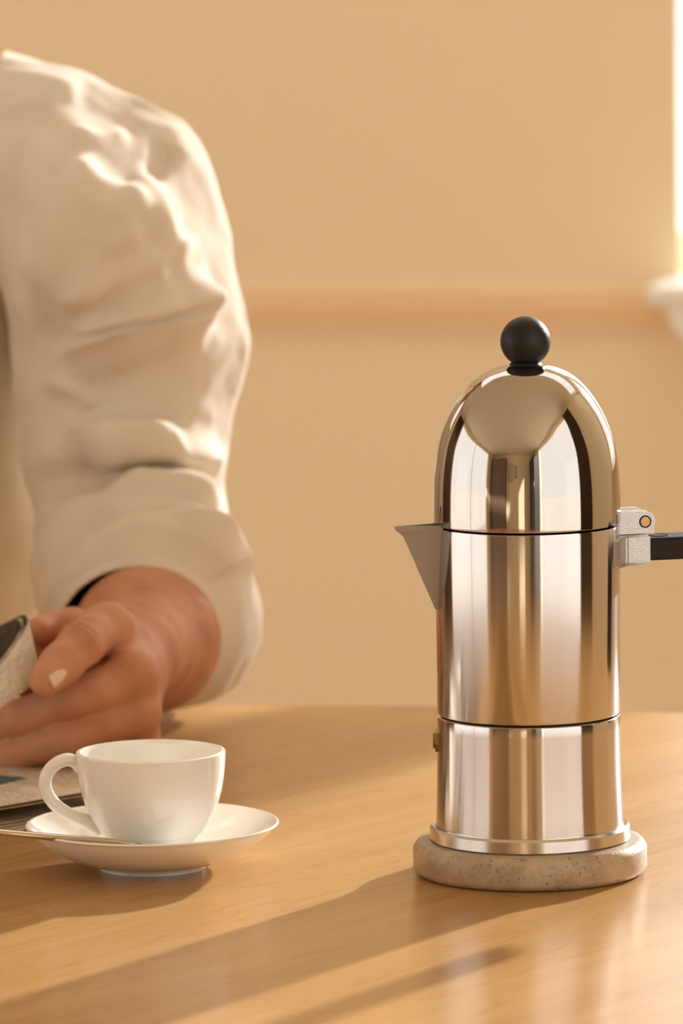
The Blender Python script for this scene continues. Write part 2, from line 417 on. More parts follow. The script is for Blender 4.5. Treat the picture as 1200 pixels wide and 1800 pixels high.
def side_wall(name, ua, ub, wa, wb, za, zb):
    bm = bmesh.new()
    add_box(bm, (ua, WF, 0), (ub, wa, HC)); add_box(bm, (ua, wb, 0), (ub, 0, HC))
    if za > 0: add_box(bm, (ua, wa, 0), (ub, wb, za))
    add_box(bm, (ua, wa, zb), (ub, wb, HC)); room_obj(name, bm, M_wall)
LW = (-6.8, -1.8, 0.05, 2.6); RW = (-6.1, -2.65, 0.05, 2.6)
side_wall('wall_left', UL - .2, UL, *LW); side_wall('wall_right', UR, UR + .2, *RW)
def window(name, org, du, width, za, zb, bars):
    """a frame with bars and one pane per bay; du = direction of its width in the room frame"""
    fr = bmesh.new(); t = .04
    M = Matrix.Translation(Vector(org)) @ Matrix.Rotation(math.atan2(du[1], du[0]), 4, 'Z')
    add_box(fr, (0, -.025, za), (width, .025, za + t), M); add_box(fr, (0, -.025, zb - t), (width, .025, zb), M)
    xs = [0] + [width * (k + 1) / (bars + 1) for k in range(bars)] + [width]
    for k, x in enumerate(xs):
        xa = min(max(x - t / 2, 0), width - t); add_box(fr, (xa, -.025, za + t), (xa + t, .025, zb - t), M)
    o = room_obj(name, fr, M_white)
    for a, b in zip(xs, xs[1:]):
        p = bmesh.new(); add_box(p, (a + t / 2, -.004, za + t), (b - t / 2, .004, zb - t), M)
        obj('pane', p, M_glass, o)
window('window_1', (u0 - .15, .17, 0), (1, 0), SHADE_PIER[0] - u0 + .15, z0, z1, 0)
window('window_2', (UL - .1, LW[0], 0), (0, 1), LW[1] - LW[0], LW[2], LW[3], 1)
window('window_6', (SHADE_PIER[1], .17, 0), (1, 0), u1 + .04 - SHADE_PIER[1], z0, z1, 0)
window('window_4', (BL[0], .12, 0), (1, 0), BL[1] - BL[0], .6, 2.5, 0)
sk = bmesh.new(); add_box(sk, (SK[0], SK[2], HC + .10), (SK[1], SK[3], HC + .108)); room_obj('added_skylight', sk, M_glass)
window('window_3', (UR + .1, RW[0], 0), (0, 1), RW[1] - RW[0], RW[2], RW[3], 0)
for nm, wd, ht, loc, rot in (('window_portal', 5.0, 2.5, (UL + .01, (LW[0] + LW[1]) / 2, 1.35), (0, -PI / 2, 0)),
                             ('window_portal', 3.4, 2.5, (UR - .01, (RW[0] + RW[1]) / 2, 1.4), (0, PI / 2, 0)),
                             ('window_portal', 3.6, 1.03, ((SK[0] + SK[1]) / 2, (SK[2] + SK[3]) / 2, HC - .01), (0, 0, 0)),
                             ('window_portal', 1.1, 1.9, ((BL[0] + BL[1]) / 2, -.01, 1.55), (-PI / 2, 0, 0)),
                             ('window_portal', 1.9, 1.6, ((u0 + u1) / 2, -.01, (z0 + z1) / 2), (-PI / 2, 0, 0))):
    l = bpy.data.lights.new(nm, 'AREA'); l.shape = 'RECTANGLE'
    l.size, l.size_y = (ht, wd) if abs(rot[1]) > 0.1 else (wd, ht)
    l.cycles.is_portal = True
    o = bpy.data.objects.new(nm, l); col.objects.link(o); o.matrix_world = RM @ Matrix.Translation(Vector(loc)) @ (Matrix.Rotation(rot[1], 4, 'Y') @ Matrix.Rotation(rot[0], 4, 'X'))
# dado rail along the back wall and the projecting white sill on its bracket
zr1 = at(700, 512, 4.735).z; zr0 = at(700, 582, 4.735).z
bm = bmesh.new()
add_prism(bm, [(0, zr0), (0, zr1), (-.006, zr1), (-.009, zr1 - .003), (-.009, zr0 + .014), (-.006, zr0 + .010), (-.006, zr0)], 0, u0 - .0 - UL + .0)
# the section above is (depth, height): turn it so that it runs along u
bmesh.ops.transform(bm, matrix=Matrix(((0, 0, 1, UL), (1, 0, 0, 0), (0, 1, 0, 0), (0, 0, 0, 1))), verts=bm.verts[:])
room_obj('trim_1', bm, M_rail)
us = (RM.inverted() @ at(1140, 500, 4.66)).x
bm = bmesh.new(); add_box(bm, (us, -.10, z0 - .014), (u1 + .1, .14, z0 + .005), bevel=.004)
add_prism(bm, [(0, 0), (.07, 0), (.066, -.02), (.045, -.032), (.022, -.04), (0, -.046)], 0, .001)
bm.free(); bm = bmesh.new(); add_box(bm, (us, -.10, z0 - .012), (u1 + .1, .12, z0 + .005), bevel=.004)
room_obj('trim_2', bm, M_white)
ub = (RM.inverted() @ at(1171, 540, 4.66)).x
bm = bmesh.new()
prof = [(ub, z0 - .012), (ub + .2, z0 - .012), (ub + .2, z0 - .05), (ub + .045, z0 - .05), (ub + .02, z0 - .045), (ub + .008, z0 - .03)]
lo = [bm.verts.new((x, -.095, z)) for x, z in prof]; hi = [bm.verts.new((x, 0, z)) for x, z in prof]
bm.faces.new(lo); bm.faces.new(hi[::-1])
for k in range(len(prof)): bm.faces.new((lo[k], hi[k], hi[(k + 1) % len(prof)], lo[(k + 1) % len(prof)]))
room_obj('trim_3', bm, M_white)
bm = bmesh.new(); bmesh.ops.create_circle(bm, cap_ends=True, segments=48, radius=60); o = obj('ground', bm, M_ground); o.location = (0, 0, -.25); tag(o, kind='structure')
bm = bmesh.new(); add_box(bm, (UL, -.015, 0), (UR, 0, .1)); room_obj('baseboard_back', bm, M_rail)

# furniture at the far end of the room behind the camera, seen only in the pot
def cabinet(name, label, cat, u, wdt, h, dep, mat, doors):
    r = empty(name); r.matrix_world = RM @ Matrix.Translation((u, WF + dep / 2 + .01, 0)); tag(r, label, cat)
    b = bmesh.new(); add_box(b, (-wdt / 2, -dep / 2, 0), (wdt / 2, dep / 2 - .02, h)); obj('carcass', b, mat, r)
    for k in range(doors):
        x0 = -wdt / 2 + wdt * k / doors; x1_ = x0 + wdt / doors
        d = bmesh.new(); add_box(d, (x0 + .004, dep / 2 - .02, .06), (x1_ - .004, dep / 2, h - .02), bevel=.003)
        do = obj('door', d, mat, r)
        hd = bmesh.new(); add_box(hd, (x1_ - .05, dep / 2, h * .48), (x1_ - .035, dep / 2 + .03, h * .48 + .15), bevel=.004)
        obj('handle', hd, M_cast, do)
    return r
cabinet('wardrobe', 'tall brown oak wardrobe against the wall behind the camera', 'wardrobe', -2.05, 2.2, 2.4, .5, M_brown, 3)
r_ = cabinet('standin_cabinet', 'added dark walnut cabinet behind the camera, standing in for a person reflected in the pot', 'cabinet', 0, 1.75, 2.3, .45, M_wdark, 2)  # added for a dark band in the pot, in place of a person
r_.matrix_world = RM @ Matrix.Translation((UR - .235, -7.07, 0)) @ Matrix.Rotation(PI / 2, 4, 'Z')
def picture(label, u, z, wd, ht):
    r = empty('picture_frame'); r.matrix_world = RM @ Matrix.Translation((u, WF + .012, z)); tag(r, label, 'picture')
    b = bmesh.new(); t = .03
    add_box(b, (-wd / 2, -.012, 0), (wd / 2, .015, t)); add_box(b, (-wd / 2, -.012, ht - t), (wd / 2, .015, ht))
    add_box(b, (-wd / 2, -.012, t), (-wd / 2 + t, .015, ht - t)); add_box(b, (wd / 2 - t, -.012, t), (wd / 2, .015, ht - t)); obj('frame', b, M_wdark, r)
    b = bmesh.new(); add_box(b, (-wd / 2 + t, -.010, t), (wd / 2 - t, .004, ht - t)); obj('print', b, M_pic, r)
picture('larger dark framed print behind the camera', -.45, 1.35, .55, .8)
picture('smaller dark framed print behind the camera', .2, 1.5, .35, .5)
# heavy curtain drawn beside the side window
cr = empty('curtain'); cr.matrix_world = RM @ Matrix.Translation((UR - .07, -2.4, 0)); tag(cr, 'dark brown curtain gathered beside the window on the right', 'curtain')
V = []; Fc = []
for j, z in enumerate((.03, 2.6)):
    for k in range(41): V.append((.035 * math.sin(k * PI / 2.6), -.28 + .56 * k / 40, z))
Fc = [(k, k + 1, 42 + k, 41 + k) for k in range(40)]
o = np_obj('curtain_cloth', V, Fc, M_curt, cr); md = o.modifiers.new('t', 'SOLIDIFY'); md.thickness = .004
b = bmesh.new(); add_box(b, (-.012, -.35, 2.6), (.012, .35, 2.625), bevel=.005); obj('curtain_rod', b, M_wdark, cr)
cl = cr.copy(); col.objects.link(cl); tag(cl, 'dark brown curtain gathered at the left end of the room', 'curtain'); cl.matrix_world = RM @ Matrix.Translation((UL + .07, -1.1, 0)) @ Matrix.Diagonal((1, 2.2, 1, 1))
for c in list(cr.children):
    k = c.copy(); col.objects.link(k); k.parent = cl; k.matrix_parent_inverse = c.matrix_parent_inverse

# ------------------------------------------------------------------ table
TC = Vector((-.12, 2.028)); TR = 0.95
t = empty('round_table', (TC.x, TC.y, 0)); tag(t, 'round pale maple dining table with a satin top', 'table')
b = bmesh.new(); add_lathe(b, [(0, T - .03), (TR - .012, T - .03), (TR - .002, T - .024), (TR, T - .012), (TR - .003, T - .004), (TR - .012, T), (0, T)], 192)
obj('tabletop', b, M_table, t, True, 30)
for k in range(4):
    a = PI / 4 + k * PI / 2; c_, s_ = math.cos(a), math.sin(a)
    V, Fc = tube_mesh([(.62 * c_, .62 * s_, T - .031), (.64 * c_, .64 * s_, .4), (.68 * c_, .68 * s_, 0.0)], [.03, .026, .018], 20, ref=(1, 0, 0))
    np_obj('leg', V, Fc, M_table, t, True, 40)

# ------------------------------------------------------------------ coffee pot on its stone
ps = on_plane(931.5, 1571, T)
PY = ps.y + .0564; PX = at(931.5, 1534, PY).x
print('pot', PX, PY)
def pz(py, px=926): return at(px, py, PY).z           # height of a picture row on the pot's axis
pxm = PY / FPX / math.cos(.0) * 1.004                 # metres per pixel at the pot
st = empty('stone_trivet', (PX, PY, T)); tag(st, 'round speckled travertine disc under the metal coffee pot', 'trivet')
SR = 207.5 * pxm; SH = .0165
b = bmesh.new()
add_lathe(b, [(0, 0), (SR - .004, 0), (SR - .0015, .0012), (SR, .0035), (SR, SH - .0042), (SR - .0004, SH - .0032), (SR - .0016, SH - .0014), (SR - .0026, SH - .0005), (SR - .0042, SH), (0, SH)], 160)
obj('stone_disc', b, M_stone, st, True, 40)
AZ = math.radians(14)                                  # the handle points right and a little away
pot = empty('coffee_pot', (PX, PY, T + SH), AZ)
tag(pot, 'polished aluminium stovetop coffee pot with domed lid and black ball knob', 'coffee pot')
zb = T + SH
def hz(py): return pz(py) - zb
flr = 178.5 * pxm
zf = .0072
zs2 = hz(1254)        # seam between boiler and upper body
zs1 = hz(921)         # seam between body and lid
b = bmesh.new()
add_lathe(b, [(0, 0), (flr - .001, 0), (flr, .0008), (flr - .0003, zf - .0012), (flr - .0014, zf), (flr - .0026, zf - .0002), (flr - .0032, zf - .0016), (167 * pxm + .0004, zf - .0018), (167 * pxm, zf)], 160)
obj('base_rim', b, M_rim, pot, True, 22)
b = bmesh.new(); pr = [(167 * pxm, zf - .002)]
for k in range(1, 13):
    f = k / 12; pr.append(((162 + 5 * (1 - f) ** 2.2) * pxm, zf + (zs2 - .0016 - zf) * f))
pr += [((162 - .8) * pxm, zs2 - .0007), ((162 - 2.5) * pxm, zs2 - .0003), ((162 - 9) * pxm, zs2 - .0003)]
add_lathe(b, pr, 160); obj('boiler', b, M_body, pot, True, 30)
b = bmesh.new()
add_lathe(b, [((162 - 9) * pxm, zs2 + .0006), ((162 - 4) * pxm, zs2 + .0006), ((162 - 1.2) * pxm, zs2 + .0009), (162 * pxm, zs2 + .0018), (164 * pxm, zs1 - .0012), ((164 - .8) * pxm, zs1 - .0004), ((164 - 4) * pxm, zs1 - .0002), (0, zs1 - .0004)], 160)
obj('upper_body', b, M_body, pot, True, 30)
b = bmesh.new(); add_lathe(b, [((162 - 8) * pxm, zs2 - .001), ((162 - 8) * pxm, zs2 + .0012)], 96); obj('gasket', b, M_hole, pot, True)
dome = [(165.5, 919), (165.6, 905), (165.2, 880), (164, 850), (161.5, 820), (157.5, 792), (152, 768), (144, 745), (134.5, 724), (122, 703), (108, 684), (93, 668.5), (76, 656), (58, 647.5), (42, 642.5), (30, 641), (0, 641)]
dp = catmull([(r * pxm, hz(y) ) for r, y in dome], 80)
b = bmesh.new(); add_lathe(b, [(.150 * .2, zs1 + .0004), (165 * pxm - .0012, zs1 + .0003), (165.4 * pxm, zs1 + .0008)] + [(max(r, 0), z) for r, z in dp[1:]], 160)
obj('lid', b, M_dome, pot, True, 30)
# knob
kb = pz(600) - zb; kr = 44.2 * pxm
kp = [(30 * pxm, hz(652)), (30.5 * pxm, hz(646)), (29.3 * pxm, hz(641)), (26.5 * pxm, hz(637.5)), (24 * pxm, hz(636))]
a0 = math.acos(min(1, 23.5 * pxm / kr))
kp += [(kr * math.cos(a), kb + kr * math.sin(a)) for a in np.linspace(-a0, PI / 2, 30)]
kp[-1] = (0, kb + kr)
b = bmesh.new(); add_lathe(b, kp, 64); obj('knob', b, M_black, pot, True, 40)
# spout: two flat walls meeting in an edge (local -x is away from the handle)
RB = 164 * pxm
def ux(px): return (px - 926) * pxm
sp_prof = [(691, 918.5), (692.5, 924), (696, 928), (702, 932), (706.5, 937), (711, 946), (722, 972), (740, 1015), (762, 1066)]
edge = [(ux(px) / math.cos(AZ) * 1.0, pz(py, px) - zb) for px, py in sp_prof]
b = bmesh.new(); wsp = .0068; th = .0011
xb = -math.sqrt(RB ** 2 - wsp ** 2) + .0006
topz = edge[0][1]
def wall(sgn):
    outer = []; inner = []
    n = len(edge)
    for x, z in edge:
        ey = sgn * .0009
        outer.append((bm_v(x, ey, z)))
    base = []
    for x, z in edge:
        f = (z - edge[-1][1]) / (topz - edge[-1][1])
        base.append(bm_v(xb, sgn * (.0009 + (wsp - .0009) * f), z))
    return outer, base
def bm_v(x, y, z): return b.verts.new((x, y, z))
def spout_shell(off):
    L_, R_ = [], []
    n = len(edge); out = []
    for i, (x, z) in enumerate(edge):
        f = max(0.0, (z - edge[-1][1]) / (topz - edge[-1][1]))
        xx = min(x + off * 1.6, xb)
        yy = max(wsp * f - off, 0.0002)
        out.append((bm_v(xx, 0, z), bm_v(xb, -yy, z), bm_v(xb, yy, z)))
    return out
O_ = spout_shell(0.0); I_ = spout_shell(th)
for s, flip in ((O_, 0), (I_, 1)):
    for p, q in zip(s, s[1:]):
        for side in (1, 2):
            b.faces.new((p[0], p[side], q[side], q[0]))
for side in (1, 2): b.faces.new((O_[0][0], O_[0][side], I_[0][side], I_[0][0]))
bmesh.ops.remove_doubles(b, verts=b.verts[:], dist=1e-5)
obj('spout', b, M_spout, pot)
# safety valve
vz = hz(1298); 
va = bmesh.new()
Mv = Matrix.Rotation(-AZ, 4, 'Z') @ Matrix.Translation((-162 * pxm + .0012, -.002, vz)) @ Matrix.Rotation(-PI / 2, 4, 'Y')
add_prism(va, [(.0056 * math.cos(k * PI / 3 + .3), .0056 * math.sin(k * PI / 3 + .3)) for k in range(6)], -.004, .0024, Mv)
add_prism(va, [(.0040 * math.cos(k * PI / 12), .0040 * math.sin(k * PI / 12)) for k in range(24)], .0024, .0034, Mv)
obj('safety_valve', va, M_brass, pot, True, 30)
# bracket
bu1 = (1145 - 926) * pxm / math.cos(AZ) - .0125 * math.tan(AZ) * 1.0
zt, zbm = hz(943), hz(996)
bw = .0122
def collar(x0r, w0, xc, x1):
    return [(x0r, -w0), (xc, -bw), (x1, -bw), (x1, bw), (xc, bw), (x0r, w0)]
b = bmesh.new()
add_prism(b, [(.034, -.0285), (.0385, -.0245), (.0455, -bw), (bu1, -bw), (bu1, bw), (.0455, bw), (.0385, .0245), (.034, .0285)], zbm, zt)
bmesh.ops.bevel(b, geom=[e for e in b.edges if abs(e.verts[0].co.z - e.verts[1].co.z) < 1e-6 or min(v.co.x for v in e.verts) > .04], offset=.0012, segments=3, affect='EDGES')
obj('handle_bracket', b, M_cast, pot, True, 40)
# lid hinge: two lugs on the lid side with a pin through them
hc = ((1122 - 926) * pxm / math.cos(AZ) + .001, hz(921)); hr = 18.5 * pxm
for y0, y1 in ((-.0105, -.0045), (.0045, .0105)):
    lugs = bmesh.new()
    prof = [(.0405, hz(942)), (hc[0] + hr * .9, hz(942))] + [(hc[0] + hr * math.cos(a), hc[1] + hr * math.sin(a)) for a in np.linspace(-.35, PI / 2, 12)] + [(.0425, hc[1] + hr)]
    Mh = Matrix(((1, 0, 0, 0), (0, 0, 1, 0), (0, 1, 0, 0), (0, 0, 0, 1)))
    add_prism(lugs, prof, y0, y1, Mh)
    obj('hinge_lug', lugs, M_cast, pot, True, 30)
mid = bmesh.new()
prof = [(.0405, hz(936)), (hc[0] - .004, hz(936))] + [(hc[0] + hr * .9 * math.cos(a), hc[1] + hr * .9 * math.sin(a)) for a in np.linspace(-PI / 2, PI / 2, 14)] + [(.040, hc[1] + hr * .9)]
add_prism(mid, prof, -.0042, .0042, Mh); obj('hinge_knuckle', mid, M_cast, pot, True, 30)
pin = bmesh.new()
add_prism(pin, [(hc[0] + .0023 * math.cos(k * PI / 12), hc[1] + .0023 * math.sin(k * PI / 12)) for k in range(24)], -.0107, .0107, Mh); obj('hinge_pin', pin, M_pin, pot, True, 30)
ring = bmesh.new()
for k in range(32):
    pass
ang = [k * PI / 16 for k in range(32)]
ra, rb = .0024, .0030
v1 = [ring.verts.new((hc[0] + ra * math.cos(a), -.0108, hc[1] + ra * math.sin(a))) for a in ang]
v2 = [ring.verts.new((hc[0] + rb * math.cos(a), -.0108, hc[1] + rb * math.sin(a))) for a in ang]
v3 = [ring.verts.new((hc[0] + rb * math.cos(a), -.0104, hc[1] + rb * math.sin(a))) for a in ang]
for k in range(32):
    ring.faces.new((v1[k], v2[k], v2[(k + 1) % 32], v1[(k + 1) % 32])); ring.faces.new((v2[k], v3[k], v3[(k + 1) % 32], v2[(k + 1) % 32]))
obj('pin_recess_shade', ring, M_hole, pot)  # flat black ring, shade around the pin put into its colour
# handle: flat black bar going out and then straight down
h0 = hz(990.5); h1 = hz(951); hw = .0102; xo = .136; hb = .058
path = [(bu1 - .001, h1), (xo - .012, h1), (xo - .0045, h1 - .003), (xo - .001, h1 - .011), (xo, h1 - .02), (xo - .0005, hb + .004), (xo - .004, hb), (xo - .010, hb), (xo - .0125, hb + .004), (xo - .0122, h0 - .007), (xo - .0145, h0 - .002), (xo - .02, h0), (bu1 - .001, h0)]
b = bmesh.new(); add_prism(b, path, -hw, hw, Mh)
bmesh.ops.bevel(b, geom=[e for e in b.edges if abs(e.verts[0].co.y - e.verts[1].co.y) < 1e-6], offset=.0012, segments=2, affect='EDGES')
hd = obj('handle', b, M_blackpl, pot, True, 40)
so = bmesh.new(); ucx = (1170 - 926) * pxm
add_lathe(so, [(0, h1 + .0002), (.0040, h1 + .0002), (.0046, h1 + .0004), (.0050, h1 - .0004)], 32, ucx, 0); obj('screw_hole_shade', so, M_hole, hd, True)  # flat black disc on the handle, the hole's shade put into its colour

# ------------------------------------------------------------------ cup, saucer, spoon
cs = on_plane(272, 1541, T); CY = cs.y + .0258; CX = at(268, 1500, CY).x
cm = CY / FPX * 1.004
def cz(py): return at(268, py, CY).z - T
sau = empty('saucer', (CX, CY, T)); tag(sau, 'white porcelain saucer under the espresso cup', 'saucer')
rr = 225 * cm; rz = cz(1447.5)
b = bmesh.new()
under = [(0, .0022), (.0225, .0022), (.0235, .0002), (.0258, 0), (.0265, .0022), (.033, .0034), (.041, .0062), (.049, .0105), (.056, .0158), (rr - .0012, rz - .0011), (rr, rz - .0002), (rr - .0006, rz + .0006)]
top = [(rr - .0020, rz + .0001), (.0553, .0182), (.048, .0131), (.0405, .0090), (.033, .0067), (.0275, .0060), (.0245, .0062), (.0235, .0056), (0, .0054)]
add_lathe(b, [tuple(p) for p in catmull(under[3:], 44)][::1], 128)
pr = [(0, .0022), (.0225, .0022), (.0235, .0002)] + [tuple(p) for p in catmull(under[3:] + top[:-1], 90)] + [(0, .0054)]
b.free(); b = bmesh.new(); add_lathe(b, pr, 128)
obj('saucer_dish', b, M_porc, sau, True, 60)
cup = empty('espresso_cup', (CX, CY, T + .0056)); tag(cup, 'empty white porcelain espresso cup with a loop handle', 'cup')
c0 = .0056
def chh(py): return cz(py) - c0
cr_ = 132.5 * cm; ct = chh(1320.5)
outer = [(.0165, .0010), (.0172, 0), (.0190, .0001), (.0205, .0014), (80.5 * cm, chh(1472)), (92 * cm, chh(1460)), (101 * cm, chh(1447)), (110 * cm, chh(1431)), (118 * cm, chh(1412)), (124.5 * cm, chh(1391)), (129 * cm, chh(1366)), (131.5 * cm, chh(1342)), (cr_, ct - .0006), (cr_ - .0004, ct), (cr_ - .0012, ct + .0001)]
inner = [(cr_ - .0021, ct - .0006), (129 * cm - .0022, chh(1360)), (118 * cm - .0024, chh(1408)), (101 * cm - .0026, chh(1444)), (.0205, .0064), (.012, .0046), (0, .0042)]
pr = [(0, .0012)] + [tuple(p) for p in catmull(outer + inner, 120)]
pr[-1] = (0, .0042)
b = bmesh.new(); add_lathe(b, pr, 128); obj('cup_bowl', b, M_porc, cup, True, 60)
hp = [(141, 1347), (131, 1338.5), (116, 1335.5), (98, 1343), (84, 1358), (79, 1376), (83, 1394), (95, 1412), (113, 1426), (135, 1437), (158, 1447), (176, 1456)]
P = catmull([at(x, y, CY - .004 * math.sin(PI * i / 11)) - Vector((CX, CY, T + c0)) for i, (x, y) in enumerate(hp)], 64)
rad = np.interp(np.linspace(0, 1, 64), [0, .1, .5, .85, 1], [.0040, .0034, .0034, .0033, .0045])
V, Fc = tube_mesh(P, rad, 24, flat=(1.35, .92), ref=(0, 0.0, 1.0)) if False else (None, None)
# section kept level with the view axis: wide along Y, thin in the plane of the loop
Tn = np.gradient(P, axis=0); Tn /= np.linalg.norm(Tn, axis=1)[:, None]
V = []; n = 24
for i in range(len(P)):
    yv = np.array((0, 1.0, 0)); yv = yv - Tn[i] * (yv @ Tn[i]); yv /= np.linalg.norm(yv); s = np.cross(Tn[i], yv)
    for k in range(n):
        a = 2 * PI * k / n; V.append(P[i] + rad[i] * (1.35 * math.cos(a) * yv + 0.95 * math.sin(a) * s))
Fc = [(i * n + k, i * n + (k + 1) % n, (i + 1) * n + (k + 1) % n, (i + 1) * n + k) for i in range(len(P) - 1) for k in range(n)]
np_obj('cup_handle', V, Fc, M_porc, cup)
# spoon: rests over the left rim of the saucer
pr_ = at(103, 1472.5, CY - rr * .64)
tip = at(262, 1491, CY - .0445)
far = at(-210, 1444, CY - .047)
sproot = empty('teaspoon', (pr_.x, pr_.y, T)); tag(sproot, 'slim steel teaspoon resting across the saucer rim', 'spoon')
o3 = Vector((pr_.x, pr_.y, T))
path = catmull([far - o3, at(-90, 1455, CY - .044) - o3, at(0, 1463, CY - .0425) - o3, pr_ - o3, at(180, 1478.5, CY - .042) - o3, at(222, 1484, CY - .042) - o3], 50)
wv = np.interp(np.linspace(0, 1, 50), [0, .1, .35, .62, .9, 1], [.0036, .0042, .0034, .0026, .0017, .0017])
V = []; n = 16
Tn = np.gradient(path, axis=0); Tn /= np.linalg.norm(Tn, axis=1)[:, None]
for i in range(50):
    s = np.cross(Tn[i], (0, 0, 1)); s /= np.linalg.norm(s); u_ = np.cross(s, Tn[i])
    for k in range(n):
        a = 2 * PI * k / n; V.append(path[i] + wv[i] * math.cos(a) * s + .0017 * math.sin(a) * u_)
Fc = [(i * n + k, i * n + (k + 1) % n, (i + 1) * n + (k + 1) % n, (i + 1) * n + k) for i in range(49) for k in range(n)] + [tuple(range(n))[::-1]]
np_obj('spoon_handle', V, Fc, M_steel, sproot)
bowl_c = path[-1]; dirv = Tn[-1]; s = np.cross(dirv, (0, 0, 1)); s /= np.linalg.norm(s); u_ = np.cross(s, dirv)
V = []; Fc = []; NA, NB = 28, 8
for lay in (0, 1):
    for j in range(NB + 1):
        r = j / NB
        for k in range(NA):
            a = 2 * PI * k / NA
            L_ = .018 + .018 * r * math.cos(a); W_ = .0112 * r * math.sin(a) * (1 - .12 * math.cos(a))
            dpt = -.0045 * (1 - r * r) - .0006 * (1 - lay)
            V.append(bowl_c + dirv * L_ + s * W_ + u_ * dpt)
for lay in (0, 1):
    o_ = lay * (NB + 1) * NA
    for j in range(NB):
        for k in range(NA):
            Fc.append((o_ + j * NA + k, o_ + j * NA + (k + 1) % NA, o_ + (j + 1) * NA + (k + 1) % NA, o_ + (j + 1) * NA + k))
o_ = NB * NA; o2 = (2 * NB + 1) * NA
for k in range(NA): Fc.append((o_ + k, o_ + (k + 1) % NA, o2 + (k + 1) % NA, o2 + k))
np_obj('spoon_bowl', V, Fc, M_steel, sproot)

# ------------------------------------------------------------------ newspapers
def sheet(name, A, B, mat, parent, inset=0.0, nu=60, nv=6, thick=.00025, uvscale=1.0, uvoff=0.0):
    """ruled sheet between two space curves"""
    A = catmull(A, nu); Bc = catmull(B, nu)
    V = []; UVs = []
    dA = np.r_[0, np.cumsum(np.linalg.norm(np.diff(A, axis=0), axis=1))]
    wdt = np.linalg.norm(A[0] - Bc[0])
    for j in range(nv + 1):
        f = j / nv
        for i in range(nu): V.append(A[i] * (1 - f) + Bc[i] * f); UVs.append(((dA[i] + uvoff) / .3 * uvscale, f * np.linalg.norm(A[i] - Bc[i]) / .3 * uvscale))
    Fc = [(j * nu + i, j * nu + i + 1, (j + 1) * nu + i + 1, (j + 1) * nu + i) for j in range(nv) for i in range(nu - 1)]
    o = np_obj(name, V, Fc, mat, parent)
    uvl = o.data.uv_layers.new(name='UVMap')
    for lp in o.data.loops: uvl.data[lp.index].uv = UVs[lp.vertex_index]
    md = o.modifiers.new('t', 'SOLIDIFY'); md.thickness = thick; md.offset = 0
    return o
np_root = empty('newspaper', at(0, 1250, 2.64)); tag(np_root, 'folded newspaper held between thumb and fingers', 'newspaper')
o3 = Vector(np_root.location)
def L3(lst): return [tuple(at(*p) - o3) for p in lst]
topc = [(-190, 1196, 2.775), (-60, 1130, 2.735), (0, 1099, 2.712), (34, 1082, 2.697), (45, 1080, 2.690), (49, 1086, 2.684), (47, 1098, 2.678), (30, 1128, 2.664), (0, 1168, 2.648), (-60, 1244, 2.62), (-170, 1372, 2.57)]
botc = [(-190, 1300, 2.745), (-60, 1246, 2.712), (10, 1216, 2.695), (55, 1198, 2.680), (69, 1193, 2.672), (73, 1192, 2.664), (70, 1195, 2.656), (48, 1211, 2.642), (0, 1246, 2.624), (-60, 1288, 2.595), (-170, 1392, 2.555)]
sheet('cover_sheet', L3(topc), L3(botc), M_news2, np_root, uvscale=4.0)
def inner_c(c, dx, k):
    n = len(c); out = []
    for i, (x, y, Y) in enumerate(c):
        f = 1 - min(1, abs(i - 5) / 4.0)
        side = 1 if i > 5 else -1
        out.append((x - dx * (.3 + .9 * f), y + side * -1 * dx * .25 * (1 - f) + k * f, Y + side * .0016 * dx / 6))
    return out
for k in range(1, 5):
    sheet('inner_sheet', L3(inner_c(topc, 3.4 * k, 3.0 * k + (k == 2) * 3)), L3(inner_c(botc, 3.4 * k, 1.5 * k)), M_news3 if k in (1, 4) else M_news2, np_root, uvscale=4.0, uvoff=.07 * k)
# folded newspaper lying on the table under the hand
def tab(px, py, z): return on_plane(px, py, T + z)
e0 = tab(268, 1375, .013); e1 = tab(0, 1420, .013)
ed = (e1 - e0); ed.z = 0; ed.normalize(); pd = Vector((ed.y, -ed.x, 0))
if pd.y < 0: pd = -pd
n2 = empty('newspaper', (e0.x, e0.y, T)); tag(n2, 'folded newspaper lying on the table behind the cup', 'newspaper')
n2['group'] = ''
del n2['group']
def fold(zlo, zhi, out_lo, out_hi, back, length, off):
    c = [(out_lo, zlo), (back * .5, zlo), (back - .012, zlo), (back, (zlo + zhi) / 2), (back - .012, zhi + .0005), (back * .5, zhi), (back * .2, zhi + .001), (out_hi, zhi)]
    A = []; B = []
    for d, z in c:
        p = pd * d; A.append((p.x, p.y, z)); q = pd * d + ed * length; B.append((q.x, q.y, z))
    return A, B
for k, (zl, zh, ol, oh, bk) in enumerate([(.0006, .0138, -.004, .0, .135), (.0013, .0128, .0, .004, .133), (.0022, .0116, .003, .002, .131), (.0030, .0106, .007, .006, .129)]):
    A, B = fold(zl, zh, ol, oh, bk, .30, 0)
    sheet('cover_sheet' if k == 0 else 'inner_sheet', A, B, M_news, n2, nv=10, uvscale=1.6, uvoff=.1 * k)
